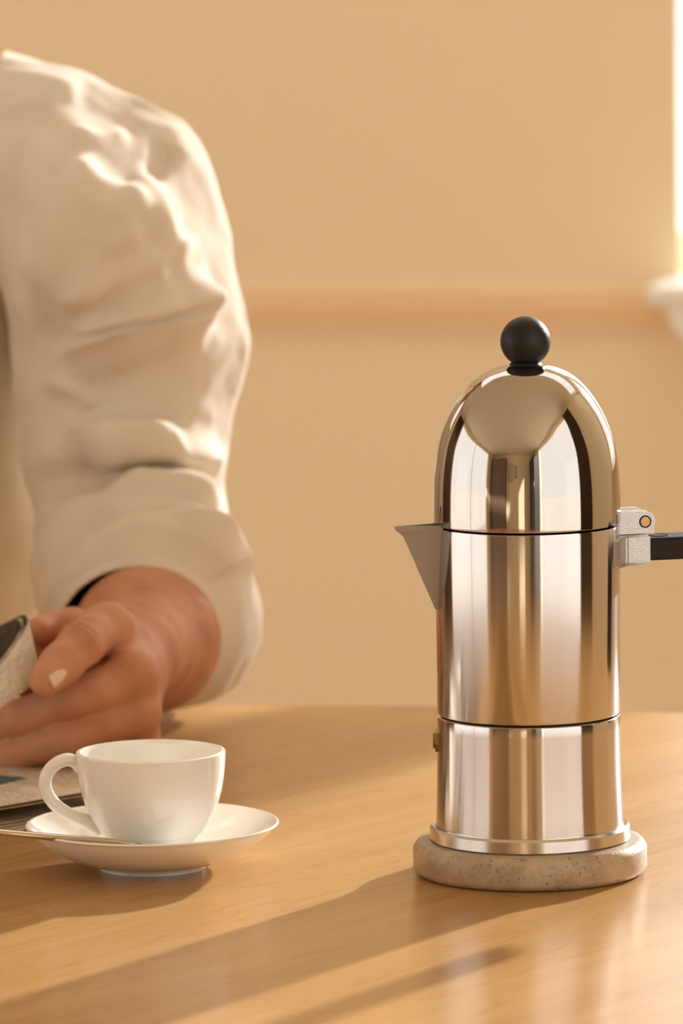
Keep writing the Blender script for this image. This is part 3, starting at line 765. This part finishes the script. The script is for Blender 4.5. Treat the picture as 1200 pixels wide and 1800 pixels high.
# printed heading and a line of type on the top page, out of focus
def type_row(name, p0, p1, h, widths, mat):
    c_ = bmesh.new(); x = 0.0; tot = sum(widths) + .35 * len(widths)
    a_, b_ = tab(*p0, .0148) - Vector(n2.location), tab(*p1, .0148) - Vector(n2.location)
    up = Vector((-(b_ - a_).y, (b_ - a_).x, 0)).normalized() * h
    for k, wd_ in enumerate(widths):
        q0 = a_.lerp(b_, x / tot); q1 = a_.lerp(b_, (x + wd_) / tot); x += wd_ + .35
        c_.faces.new([c_.verts.new(p) for p in (q0, q1, q1 + up * (.8 + .2 * (k % 2)), q0 + up * (1 - .25 * (k % 3 == 1)))])
    obj(name, c_, mat, n2)
type_row('printed_heading', (-60, 1392), (52, 1366), .022, [1, .8, 1, .5, 1, .9, .7], M_bluebox)
type_row('printed_line', (-40, 1408), (142, 1372), .007, [.6, 1, .5, .8, 1, .4, .9, .6, .7, 1, .5], M_greyp)
# ------------------------------------------------------------------ the person
LW_ = lambda *a: np.array(at(*a))
wrist = LW_(240, 1150, 2.775); cuffc = LW_(256, 1126, 2.85); elbow = LW_(300, 1105, 2.955)
J = dict(
    t_cmc=LW_(205, 1120, 2.738), t_mcp=LW_(181, 1106, 2.700), t_ip=LW_(141, 1134, 2.660), t_tip=LW_(80, 1196, 2.632),
    i_mcp=LW_(200, 1138, 2.716), i_pip=LW_(128, 1100, 2.744), i_dip=LW_(88, 1101, 2.736), i_tip=LW_(66, 1110, 2.722),
    m_mcp=LW_(229, 1196, 2.680), m_pip=LW_(118, 1231, 2.662), m_dip=LW_(35, 1260, 2.668), m_tip=LW_(-22, 1284, 2.682),
    r_mcp=LW_(235, 1252, 2.682), r_pip=LW_(112, 1300, 2.664), r_dip=LW_(20, 1330, 2.672), r_tip=LW_(-35, 1344, 2.690),
    p_mcp=LW_(238, 1305, 2.690), p_pip=LW_(135, 1342, 2.678), p_dip=LW_(70, 1345, 2.696), p_tip=LW_(30, 1340, 2.716))
def hand_sdf(P):
    c = lambda a, b, ra, rb: cone_d(P, J[a] if isinstance(a, str) else a, J[b] if isinstance(b, str) else b, ra, rb)
    palm = cone_d(P, elbow, cuffc, .043, .0395)
    palm = smin(palm, cone_d(P, cuffc, wrist, .0395, .0245), .01)
    palm = smin(palm, cone_d(P, cuffc + np.array((-.004, 0, .004)), wrist + np.array((-.010, -.0, .006)), .030, .021), .01)
    for m, r in (('i_mcp', .0135), ('m_mcp', .0140), ('r_mcp', .0136), ('p_mcp', .0120)):
        palm = smin(palm, cone_d(P, wrist + (J[m] - wrist) * .1, J[m] + np.array((-.002, .004, 0)), .018, r * .95), .006)
    palm = smin(palm, cone_d(P, J['m_mcp'] + np.array((0, .003, 0)), J['p_mcp'] + np.array((0, .004, 0)), .0142, .0132), .006)
    palm = smin(palm, c('t_cmc', 't_mcp', .0155, .0130), .006)
    palm = smin(palm, cone_d(P, (J['t_mcp'] + J['t_cmc']) / 2, (J['i_mcp'] * .5 + J['m_mcp'] * .5), .012, .011), .006)
    palm = smin(palm, cone_d(P, LW_(165, 1150, 2.728), LW_(88, 1146, 2.738), .014, .0115), .006)
    palm = smin(palm, cone_d(P, LW_(150, 1190, 2.712), LW_(62, 1196, 2.712), .014, .012), .006)
    d = palm
    fin = []
    for f, (r0, r1, r2, r3) in dict(i=(.0125, .0098, .0088, .0078), m=(.0135, .0104, .0093, .0080), r=(.0132, .0102, .0090, .0078), p=(.0116, .0088, .0078, .0068)).items():
        g = c(f + '_mcp', f + '_pip', r0, r1)
        g = smin(g, c(f + '_pip', f + '_dip', r1, r2), .003); g = smin(g, c(f + '_dip', f + '_tip', r2, r3), .003)
        fin.append(g)
    allf = fin[0]
    for g in fin[1:]: allf = smin(allf, g, .0008)
    d = smin(d, allf, .0045)
    th = c('t_mcp', 't_ip', .0128, .0116)
    mid = J['t_ip'] * .45 + J['t_tip'] * .55
    th = smin(th, cone_d(P, J['t_ip'], mid, .0114, .0112), .003); th = smin(th, cone_d(P, mid, J['t_tip'], .0112, .0088), .003)
    d = smin(d, th, .0025)
    # knuckle bumps
    for q, r in ((J['t_mcp'] + np.array((.0035, -.002, .001)), .0134), (J['m_mcp'] + np.array((.003, -.003, .003)), .0125), (J['r_mcp'] + np.array((.002, -.002, 0)), .0122)):
        d = smin(d, np.linalg.norm(P - q.astype(np.float32), axis=1) - r, .005)
    # creases across the back of the thumb joint
    ax = (J['t_tip'] - J['t_mcp']); ax = ax / np.linalg.norm(ax)
    rel = (P - J['t_ip'].astype(np.float32)); s = rel @ ax.astype(np.float32); rr_ = np.linalg.norm(rel - s[:, None] * ax.astype(np.float32), axis=1)
    wv_ = np.exp(-(s / .0065) ** 2) * (rr_ < .02) * (rel[:, 1] < .004)
    wob = .0012 * np.sin(rel @ np.array((300., 0, 420.), np.float32))
    d = d + wv_ * .0012 * np.cos((s + wob) * 2 * PI / .0042)
    return d
V1, F1 = surface_nets(hand_sdf, np.minimum(LW_(-75, 1375, 2.62), LW_(-75, 1000, 2.62)) - .01, np.array((elbow[0] + .05, elbow[1] + .045, elbow[2] + .055)), .0016)
def smooth(V, Fc, it, lam=.5):
    E = np.concatenate([Fc[:, [0, 1]], Fc[:, [1, 2]], Fc[:, [2, 3]], Fc[:, [3, 0]]])
    for _ in range(it):
        acc = np.zeros_like(V); n = np.zeros(len(V))
        for a, b_ in ((0, 1), (1, 0)):
            np.add.at(acc, E[:, a], V[E[:, b_]]); np.add.at(n, E[:, a], 1)
        V = V + lam * (acc / n[:, None] - V)
    return V
V1 = smooth(V1, F1, 4)
# the other hand: the same hand mirrored, turned and set behind the far page
tipR = LW_(-170, 1190, 2.745); a_ = math.radians(35)
V2 = V1.copy(); tip0 = J['m_tip']
V2 = V2 - tip0; V2[:, 0] *= -1
V2 = V2 @ np.array(((math.cos(a_), math.sin(a_), 0), (-math.sin(a_), math.cos(a_), 0), (0, 0, 1))) + tipR
rot_pt = lambda p: ((p - tip0) * np.array((-1, 1, 1))) @ np.array(((math.cos(a_), math.sin(a_), 0), (-math.sin(a_), math.cos(a_), 0), (0, 0, 1))) + tipR
elbowR, cuffR = rot_pt(elbow), rot_pt(cuffc)
F2 = F1[:, ::-1] + len(V1)
BX, BY = -.36, 3.13
HC_ = np.array((BX, BY - .07, T + .595))
def head_sdf(P):
    def ell(c, r):
        q = (P - np.array(c, np.float32)) / np.array(r, np.float32); return (np.linalg.norm(q, axis=1) - 1) * min(r)
    hx, hy, hz_ = HC_
    d = ell((hx, hy + .01, hz_ + .03), (.076, .095, .092))
    d = smin(d, ell((hx, hy - .02, hz_ - .04), (.06, .07, .075)), .03)
    d = smin(d, ell((hx, hy - .055, hz_ - .085), (.028, .028, .022)), .03)
    d = smin(d, cone_d(P, (hx, hy - .088, hz_ + .02), (hx, hy - .106, hz_ - .022), .009, .013), .012)
    for s in (-1, 1):
        d = smin(d, ell((hx + s * .078, hy + .01, hz_ - .005), (.012, .022, .033)), .006)
        d = -smin(-d, np.linalg.norm(P - np.array((hx + s * .031, hy - .092, hz_ + .018), np.float32), axis=1) - .014, .012)
        d = smin(d, cone_d(P, (hx + s * .020, hy - .083, hz_ + .0265), (hx + s * .042, hy - .078, hz_ + .0265), .0055, .0050), .005)
        d = smin(d, cone_d(P, (hx + s * .014, hy - .092, hz_ + .038), (hx + s * .048, hy - .078, hz_ + .037), .006, .005), .008)
    d = smin(d, cone_d(P, (hx - .02, hy - .082, hz_ - .054), (hx + .02, hy - .082, hz_ - .054), .006, .006), .006)
    d = smin(d, cone_d(P, (hx - .016, hy - .080, hz_ - .064), (hx + .016, hy - .080, hz_ - .064), .007, .007), .006)
    d = smin(d, cone_d(P, (hx, hy + .02, hz_ - .05), (BX, BY - .005, T + .40), .060, .064), .025)
    d = smin(d, cone_d(P, (BX, BY, T + .36), (BX, BY, T - .2), .07, .11), .04)
    for s in (-1, 1): d = smin(d, cone_d(P, (BX, BY, T + .34), (BX + s * .16, BY - .03, T + .30), .045, .036), .03)
    return d
V3, F3 = surface_nets(head_sdf, (BX - .24, BY - .2, T - .33), (BX + .24, BY + .16, T + .80), .006)
V3 = smooth(V3, F3, 1)
# upper arms inside the sleeves join hands and trunk into one body
shL = np.array((BX + .19, BY - .06, T + .30)); shR = np.array((BX - .19, BY - .06, T + .30))
def arm_sdf(e, s): return lambda P: smin(cone_d(P, s, e, .045, .038), cone_d(P, s + np.array((0, .03, 0)), np.array((BX, BY, T + .3)), .04, .05), .03)
parts_v = [V1, V2, V3]; parts_f = [F1, F2, F3 + len(V1) + len(V2)]
off = len(V1) + len(V2) + len(V3)
for e, s in ((elbow, shL), (elbowR, shR)):
    lo = np.minimum(np.minimum(e, s), np.array((BX, BY, T + .3))) - .07; hi = np.maximum(np.maximum(e, s), np.array((BX, BY, T + .3))) + .07
    Va, Fa = surface_nets(arm_sdf(e, s), lo, hi, .007); parts_v.append(Va); parts_f.append(Fa + off); off += len(Va)
person = np_obj('person', np.concatenate(parts_v), np.concatenate(parts_f), M_skin)
tag(person, 'seated person in a cream linen shirt with rolled sleeves holding a folded newspaper', 'person')

# thumbnail: a small curved plate on the thumb tip
def nail(parent):
    ax = Vector(J['t_tip'] - J['t_ip']).normalized()
    c = Vector(J['t_ip'] * .10 + J['t_tip'] * .90)
    out = Vector((.72, -.62, .18)); out = (out - ax * out.dot(ax)).normalized(); sd_ = ax.cross(out)
    V = []; Fc = []; nu, nv = 13, 11
    for lay in (0, 1):
        for i in range(nu):
            for j in range(nv):
                u = i / (nu - 1) * 2 - 1; v = j / (nv - 1) * 2 - 1
                # round the square to a nail shape
                uu = u * math.sqrt(1 - v * v * .42); vv = v * math.sqrt(1 - u * u * .42)
                th_ = vv * .92
                r = .0098 - .0012 * max(uu, 0) ** 2 - lay * .0012
                V.append(c + ax * (uu * .0084 + .001) + out * (r * math.cos(th_)) + sd_ * (r * .64 * math.sin(th_)))
    for lay in (0, 1):
        for i in range(nu - 1):
            for j in range(nv - 1):
                q = [lay * nu * nv + a * nv + b_ for a, b_ in ((i, j), (i + 1, j), (i + 1, j + 1), (i, j + 1))]; Fc.append(q if lay else q[::-1])
    return np_obj('thumbnail', V, Fc, M_nail, parent)
nail(person)
# eyes and hair
for s in (-1, 1):
    b = bmesh.new(); bmesh.ops.create_uvsphere(b, u_segments=20, v_segments=12, radius=.0118); o = obj('eye', b, M_eye, person, True); o.location = (HC_[0] + s * .031, HC_[1] - .0735, HC_[2] + .016)
    b = bmesh.new(); bmesh.ops.create_uvsphere(b, u_segments=16, v_segments=8, radius=.006); bmesh.ops.scale(b, vec=(1, .4, 1), verts=b.verts[:]); i_ = obj('iris', b, M_iris, o, True); i_.location = (0, -.0104, -.004)
def hair_sdf(P):
    q = (P - np.array(HC_ + (0, .018, .038), np.float32)) / np.array((.084, .102, .098), np.float32)
    d = (np.linalg.norm(q, axis=1) - 1) * .084
    cut = (HC_[2] + .062) - P[:, 2] - np.clip((P[:, 1] - HC_[1] + .05) * 1.2, 0, .13)
    d = np.maximum(d, cut)
    return d + .0025 * np.sin(P[:, 0] * 160) * np.sin(P[:, 2] * 90 + P[:, 1] * 70)
Vh, Fh = surface_nets(hair_sdf, HC_ - .14, HC_ + .16, .005); Vh = smooth(Vh, Fh, 2)
np_obj('hair', Vh, Fh, M_hair, person)

# shirt: left sleeve lofted through rings, with folds raised on it
mp = lambda x, y, Y: np.array(at(x, y, Y))
RINGS = [  # left, right (picture), depth, front vector, back vector
    ((-70, 330), (10, 90), 3.07, (0, -.07, 0), (0, .07, 0)),
    ((-20, 420), (112, 121), 3.06, (0, -.105, 0), (0, .07, 0)),
    ((5, 490), (222, 168), 3.05, (0, -.128, 0), (0, .065, 0)),
    ((18, 545), (312, 211), 3.04, (0, -.132, 0), (0, .06, 0)),
    ((24, 585), (352, 252), 3.035, (0, -.122, 0), (0, .06, 0)),
    ((27, 615), (381, 320), 3.03, (0, -.105, 0), (0, .06, 0)),
    ((27, 640), (402, 392), 3.025, (0, -.092, 0), (0, .06, 0)),
    ((26, 665), (419, 462), 3.02, (0, -.084, 0), (0, .06, 0)),
    ((26, 690), (432, 528), 3.015, (0, -.080, 0), (0, .06, 0)),
    ((27, 715), (444, 580), 3.01, (0, -.070, 0), (0, .06, 0)),
    ((29, 740), (438, 622), 3.01, (0, -.069, 0), (0, .06, 0)),
    ((32, 775), (423, 668), 3.005, (0, -.067, 0), (0, .06, 0)),
    ((37, 805), (410, 714), 3.0, (0, -.065, 0), (0, .06, 0)),
    ((43, 840), (398, 770), 3.0, (0, -.058, 0), (0, .06, 0)),
    ((50, 872), (391, 826), 2.995, (0, -.056, .004), (0, .062, -.01)),
    ((56, 902), (394, 878), 2.99, (0, -.055, .012), (.005, .06, -.03)),
    ((58, 936), (411, 918), 2.975, (0, -.050, .028), (.012, .05, -.06)),
    ((57, 976), (428, 952), 2.950, (0, -.036, .042), (.022, .03, -.080)),
    ((57, 1020), (438, 988), 2.925, (0, -.020, .051), (.026, .018, -.076)),
    ((60, 1058), (439, 1026), 2.905, (0, -.008, .053), (.022, .01, -.066)),
    ((66, 1080), (437, 1056), 2.888, (0, -.002, .0515), (.014, .006, -.058)),
    ((74, 1096), (428, 1082), 2.872, (0, -.001, .0490), (.008, .002, -.050)),
    ((88, 1116), (400, 1108), 2.858, (0, 0, .0445), (.004, 0, -.044)),
    ((98, 1124), (384, 1118), 2.852, (0, 0, .0412), (.002, 0, -.0415)),
    ((101, 1125), (380, 1120), 2.856, (0, 0, .0402), (.001, 0, -.0405)),
    ((104, 1120), (379, 1116), 2.880, (0, 0, .0405), (.001, 0, -.0405)),
    ((110, 1112), (380, 1108), 2.92, (0, 0, .043), (.001, 0, -.043)),
]
rows = []
for (lx, ly), (rx, ry), Y, fv, bv in RINGS:
    l_, r_ = mp(lx, ly, Y), mp(rx, ry, Y)
    rows.append(np.concatenate([(l_ + r_) / 2, (r_ - l_) / 2, fv, bv]))
NR, NS = 300, 220
rows = catmull(rows, NR)
phi = np.linspace(0, 2 * PI, NS, endpoint=False)
cph, sph = np.cos(phi), np.sin(phi)
# the front of each section rises to a ridge (RS = its place between -1 and 1) and falls straight to the outer edge
PK = catmull([(q,) for q in [-.1, -.1, -.1, -.05, .1, .2, .2, .15, .1, .1, .1, .1, .1, .1, .1, .1, .1, .1, 0, 0, 0, 0, 0, 0, 0, 0, 0]], NR)[:, 0][:, None]
RS = catmull([(q,) for q in [.1, .12, .15, .22, .38, .5, .58, .6, .6, .6, .6, .6, .6, .58, .55, .5, .5, .5, .5, .5, .5, .5, .5, .5, .5, .5, .5]], NR)[:, 0][:, None]
HR = catmull([(q,) for q in [.93, .93, .93, .93, .93, .92, .9, .86, .84, .84, .84, .84, .84, .84, .82, .82, .82, .82, .82, .8, .8, .8, .8, .8, .8, .8, .8]], NR)[:, 0][:, None]
WS = catmull([(q,) for q in [0, .6, 1, 1, 1, 1, 1, 1, 1, 1, 1, 1, 1, 1, .8, .5, .2, 0, 0, 0, 0, 0, 0, 0, 0, 0, 0]], NR)[:, 0]
sx = cph[None, :] * np.ones((NR, 1))
hl = np.sqrt(np.clip(1 - ((sx - PK) / (1 + PK)) ** 2, 0, 1))
hm = 1 - (1 - HR) * np.clip((sx - PK) / (RS - PK), 0, 1)
hr_ = HR * np.clip((1 - sx) / (1 - RS), 0, 1) ** .9
hh = np.where(sx < PK, hl, np.where(sx < RS, hm, hr_))
for _ in range(8): hh = np.where(sph[None, :] > .05, (np.roll(hh, 1, 1) + 2 * hh + np.roll(hh, -1, 1)) / 4, hh)
hf = np.where(sph > 0, sph, 0)[None, :] * (1 - WS[:, None]) + np.where(sph[None, :] > 0, hh, 0) * WS[:, None]
G = rows[:, None, 0:3] + cph[None, :, None] * rows[:, None, 3:6] + hf[:, :, None] * rows[:, None, 6:9] + np.where(sph < 0, -sph, 0)[None, :, None] * rows[:, None, 9:12]
def grid_normals(G):
    du = np.roll(G, -1, 1) - np.roll(G, 1, 1); dv = np.gradient(G, axis=0)
    n = np.cross(du, dv); n /= np.linalg.norm(n, axis=2)[:, :, None] + 1e-12
    return n
Nn = grid_normals(G)
cen = rows[:, None, 0:3]
if np.mean(np.sum(Nn[20:250] * (G - cen)[20:250], axis=2)) < 0: Nn = -Nn
pix = project(G.reshape(-1, 3)).reshape(NR, NS, 2)
def seg_dist(pix, poly):
    best = np.full(pix.shape[:2], 1e9); par = np.zeros(pix.shape[:2]); sgn = np.ones(pix.shape[:2])
    for k, (a, b_) in enumerate(zip(poly, poly[1:])):
        a = np.array(a, float); b_ = np.array(b_, float); ab = b_ - a
        t_ = np.clip(((pix - a) @ ab) / (ab @ ab), 0, 1)
        rel = pix - a - t_[..., None] * ab; dd = np.linalg.norm(rel, axis=2)
        u = dd < best; best = np.where(u, dd, best); par = np.where(u, (k + t_) / (len(poly) - 1), par)
        cr = ab[0] * (pix[..., 1] - a[1]) - ab[1] * (pix[..., 0] - a[0])
        sgn = np.where(u, np.sign(cr), sgn)
    return best * sgn, par          # negative above a line drawn from left to right
front = np.clip((sph + .25) / .5, 0, 1)[None, :] * np.ones((NR, 1))
# (height m, width above px, width below px, polyline): folds of the linen, steep on their upper side
FOLDS = [
    (.0130, 9, 44, [(95, 628), (150, 606), (215, 587), (290, 572), (375, 560)]),
    (.0210, 34, 40, [(110, 590), (200, 552), (270, 538), (340, 528), (380, 520)]),
    (.0130, 8, 34, [(110, 764), (160, 757), (230, 751), (290, 752), (350, 790)]),
    (.0170, 30, 34, [(150, 800), (210, 776), (270, 768), (330, 788), (390, 850)]),
    (.0090, 6, 60, [(66, 1085), (100, 1036), (165, 964), (230, 933), (310, 927), (380, 943), (428, 988), (436, 1030)]),
    (.0110, 14, 26, [(180, 850), (262, 833), (305, 838), (350, 866), (395, 905)]),
    (.0090, 12, 26, [(140, 925), (200, 906), (265, 898), (320, 905), (375, 938), (418, 978)]),
    (.0110, 30, 50, [(70, 535), (150, 490), (240, 468), (310, 455)]),
    (.0070, 16, 34, [(100, 300), (170, 335), (225, 345), (260, 385)]),
    (.0060, 14, 30, [(225, 300), (275, 345), (300, 420), (350, 440)]),
    (.0050, 14, 24, [(120, 235), (170, 250), (230, 235)]),
    (.0080, 26, 40, [(60, 520), (90, 420), (130, 330), (165, 270)]),
    (.0080, 24, 34, [(110, 520), (180, 430), (250, 390)]),
    (-.0080, 20, 20, [(268, 310), (285, 285), (300, 255)]),
    (.0060, 14, 24, [(0, 200), (60, 185), (100, 160), (150, 165)]),
    (.0040, 12, 20, [(60, 660), (150, 690), (170, 720)]),
]
disp = np.zeros((NR, NS))
for A_, wu, wd, poly in FOLDS:
    d_, p_ = seg_dist(pix, poly)
    taper = np.clip(np.minimum(p_, 1 - p_) / .22, 0, 1); taper = taper * taper * (3 - 2 * taper)
    disp += A_ * np.exp(-(d_ / np.where(d_ < 0, wu, wd)) ** 2) * taper * front
# general rumple
from mathutils import noise as mn
rum = np.array([[mn.fractal(Vector(G[i, j] * 22), 1.0, 2.0, 3) for j in range(0, NS, 2)] for i in range(0, NR, 2)])
rum = np.repeat(np.repeat(rum, 2, 0), 2, 1)
for _ in range(3): rum = (rum + np.roll(rum, 1, 1) + np.roll(rum, -1, 1) + np.vstack([rum[:1], rum[:-1]]) + np.vstack([rum[1:], rum[-1:]])) / 5
fade = np.clip((NR - 45 - np.arange(NR)) / 30, .25, 1)[:, None]
disp = disp * np.clip((NR - 45 - np.arange(NR)) / 12, 0, 1)[:, None] + rum * .0036 * fade
G2 = G + Nn * disp[:, :, None]
Vs = G2.reshape(-1, 3)
Fs = [(i * NS + k, i * NS + (k + 1) % NS, (i + 1) * NS + (k + 1) % NS, (i + 1) * NS + k) for i in range(NR - 1) for k in range(NS)]
# trunk of the shirt
TR_ = [(-.30, .185, .135, 0), (-.2, .185, .135, 0), (-.08, .18, .13, 0), (.06, .188, .132, -.005), (.18, .195, .135, -.01), (.26, .195, .13, -.015), (.31, .185, .118, -.02), (.345, .165, .105, -.02), (.375, .13, .09, -.02), (.40, .105, .092, -.012), (.42, .088, .086, -.010), (.445, .079, .080, -.008), (.45, .076, .077, -.008), (.41, .072, .074, -.008)]
tr = catmull(TR_, 110); NT = 128
pt = np.linspace(0, 2 * PI, NT, endpoint=False)
Gt = np.stack([np.stack([BX + a * np.cos(pt), BY + dy + b_ * np.sin(pt), np.full(NT, T + z)], 1) for z, a, b_, dy in tr])
Nt = grid_normals(Gt); ct_ = np.array((BX, BY, 0))
if np.mean(np.sum((Nt * (Gt - ct_))[:60, :, :2], axis=2)) < 0: Nt = -Nt
rt = np.array([[mn.fractal(Vector(Gt[i, j] * 13), 1.0, 2.0, 3) for j in range(NT)] for i in range(len(tr))])
Gt = Gt + Nt * (rt * .006)[:, :, None]
off = len(Vs)
Ft = [(off + i * NT + k, off + i * NT + (k + 1) % NT, off + (i + 1) * NT + (k + 1) % NT, off + (i + 1) * NT + k) for i in range(len(tr) - 1) for k in range(NT)]
# right sleeve, plainer
elR, cuR = elbowR, cuffR
ctrl = [shR + (.07, .02, -.01), shR + (0, .0, .0), shR * .6 + elR * .4, elR + (0, .01, .01), elR * .6 + cuR * .4, cuR]
PR = catmull(ctrl, 60); rd = np.interp(np.linspace(0, 1, 60), [0, .2, .4, .6, .8, 1], [.085, .078, .066, .064, .058, .05])
VR, FR = tube_mesh(PR, rd, 48, cap=False, ref=(.3, 1, .1))
VR = VR + np.array([Vector((mn.noise(Vector(v * 18)), mn.noise(Vector(v * 18 + 7)), mn.noise(Vector(v * 18 + 13)))) * .006 for v in VR])
off2 = off + Gt.shape[0] * NT
shirt = np_obj('shirt', np.concatenate([Vs, Gt.reshape(-1, 3), VR]), Fs + Ft + [tuple(off2 + i for i in f) for f in FR], M_linen, person)
# trousers and shoes under the table
def leg_sdf(P):
    d = cone_d(P, (BX - .08, BY + .02, .565), (BX + .08, BY + .02, .565), .112, .112)
    for s in (-1, 1):
        d = smin(d, cone_d(P, (BX + s * .09, BY, .555), (BX + s * .12, BY - .42, .56), .085, .068), .03)
        d = smin(d, cone_d(P, (BX + s * .12, BY - .42, .56), (BX + s * .12, BY - .36, .12), .066, .055), .02)
    return d
Vl, Fl = surface_nets(leg_sdf, (BX - .25, BY - .55, .04), (BX + .25, BY + .18, .72), .01); np_obj('trousers', smooth(Vl, Fl, 2), Fl, M_trous, person)
for s in (-1, 1):
    f = lambda P, s=s: np.maximum(smin(cone_d(P, (BX + s * .12, BY - .35, .06), (BX + s * .12, BY - .36, .1), .042, .04), cone_d(P, (BX + s * .12, BY - .36, .04), (BX + s * .125, BY - .54, .03), .04, .036), .02), -P[:, 2])
    Vl, Fl = surface_nets(f, (BX + s * .12 - .07, BY - .62, -.02), (BX + s * .12 + .07, BY - .27, .16), .007); np_obj('shoe', smooth(Vl, Fl, 1), Fl, M_shoe, person)
# chair
ch = empty('dining_chair', (BX, BY, 0)); tag(ch, 'wooden dining chair under the seated person', 'chair')
b = bmesh.new(); add_box(b, (-.22, -.22, .415), (.22, .22, .450), bevel=.008); obj('seat', b, M_brown, ch, True, 40)
for sx in (-1, 1):
    for sy in (-1, 1):
        V, Fc = tube_mesh([(sx * .19, sy * .19, .416), (sx * .2, sy * .2, 0)], [.02, .016], 14, ref=(1, 0, 0)); np_obj('leg', V, Fc, M_brown, ch, True, 40)
    V, Fc = tube_mesh([(sx * .19, .20, .449), (sx * .19, .26, .95)], [.018, .014], 14, ref=(1, 0, 0)); np_obj('back_post', V, Fc, M_brown, ch, True, 40)
b = bmesh.new(); add_box(b, (-.2, .235, .80), (.2, .262, .93), bevel=.008); obj('backrest', b, M_brown, ch, True, 40)
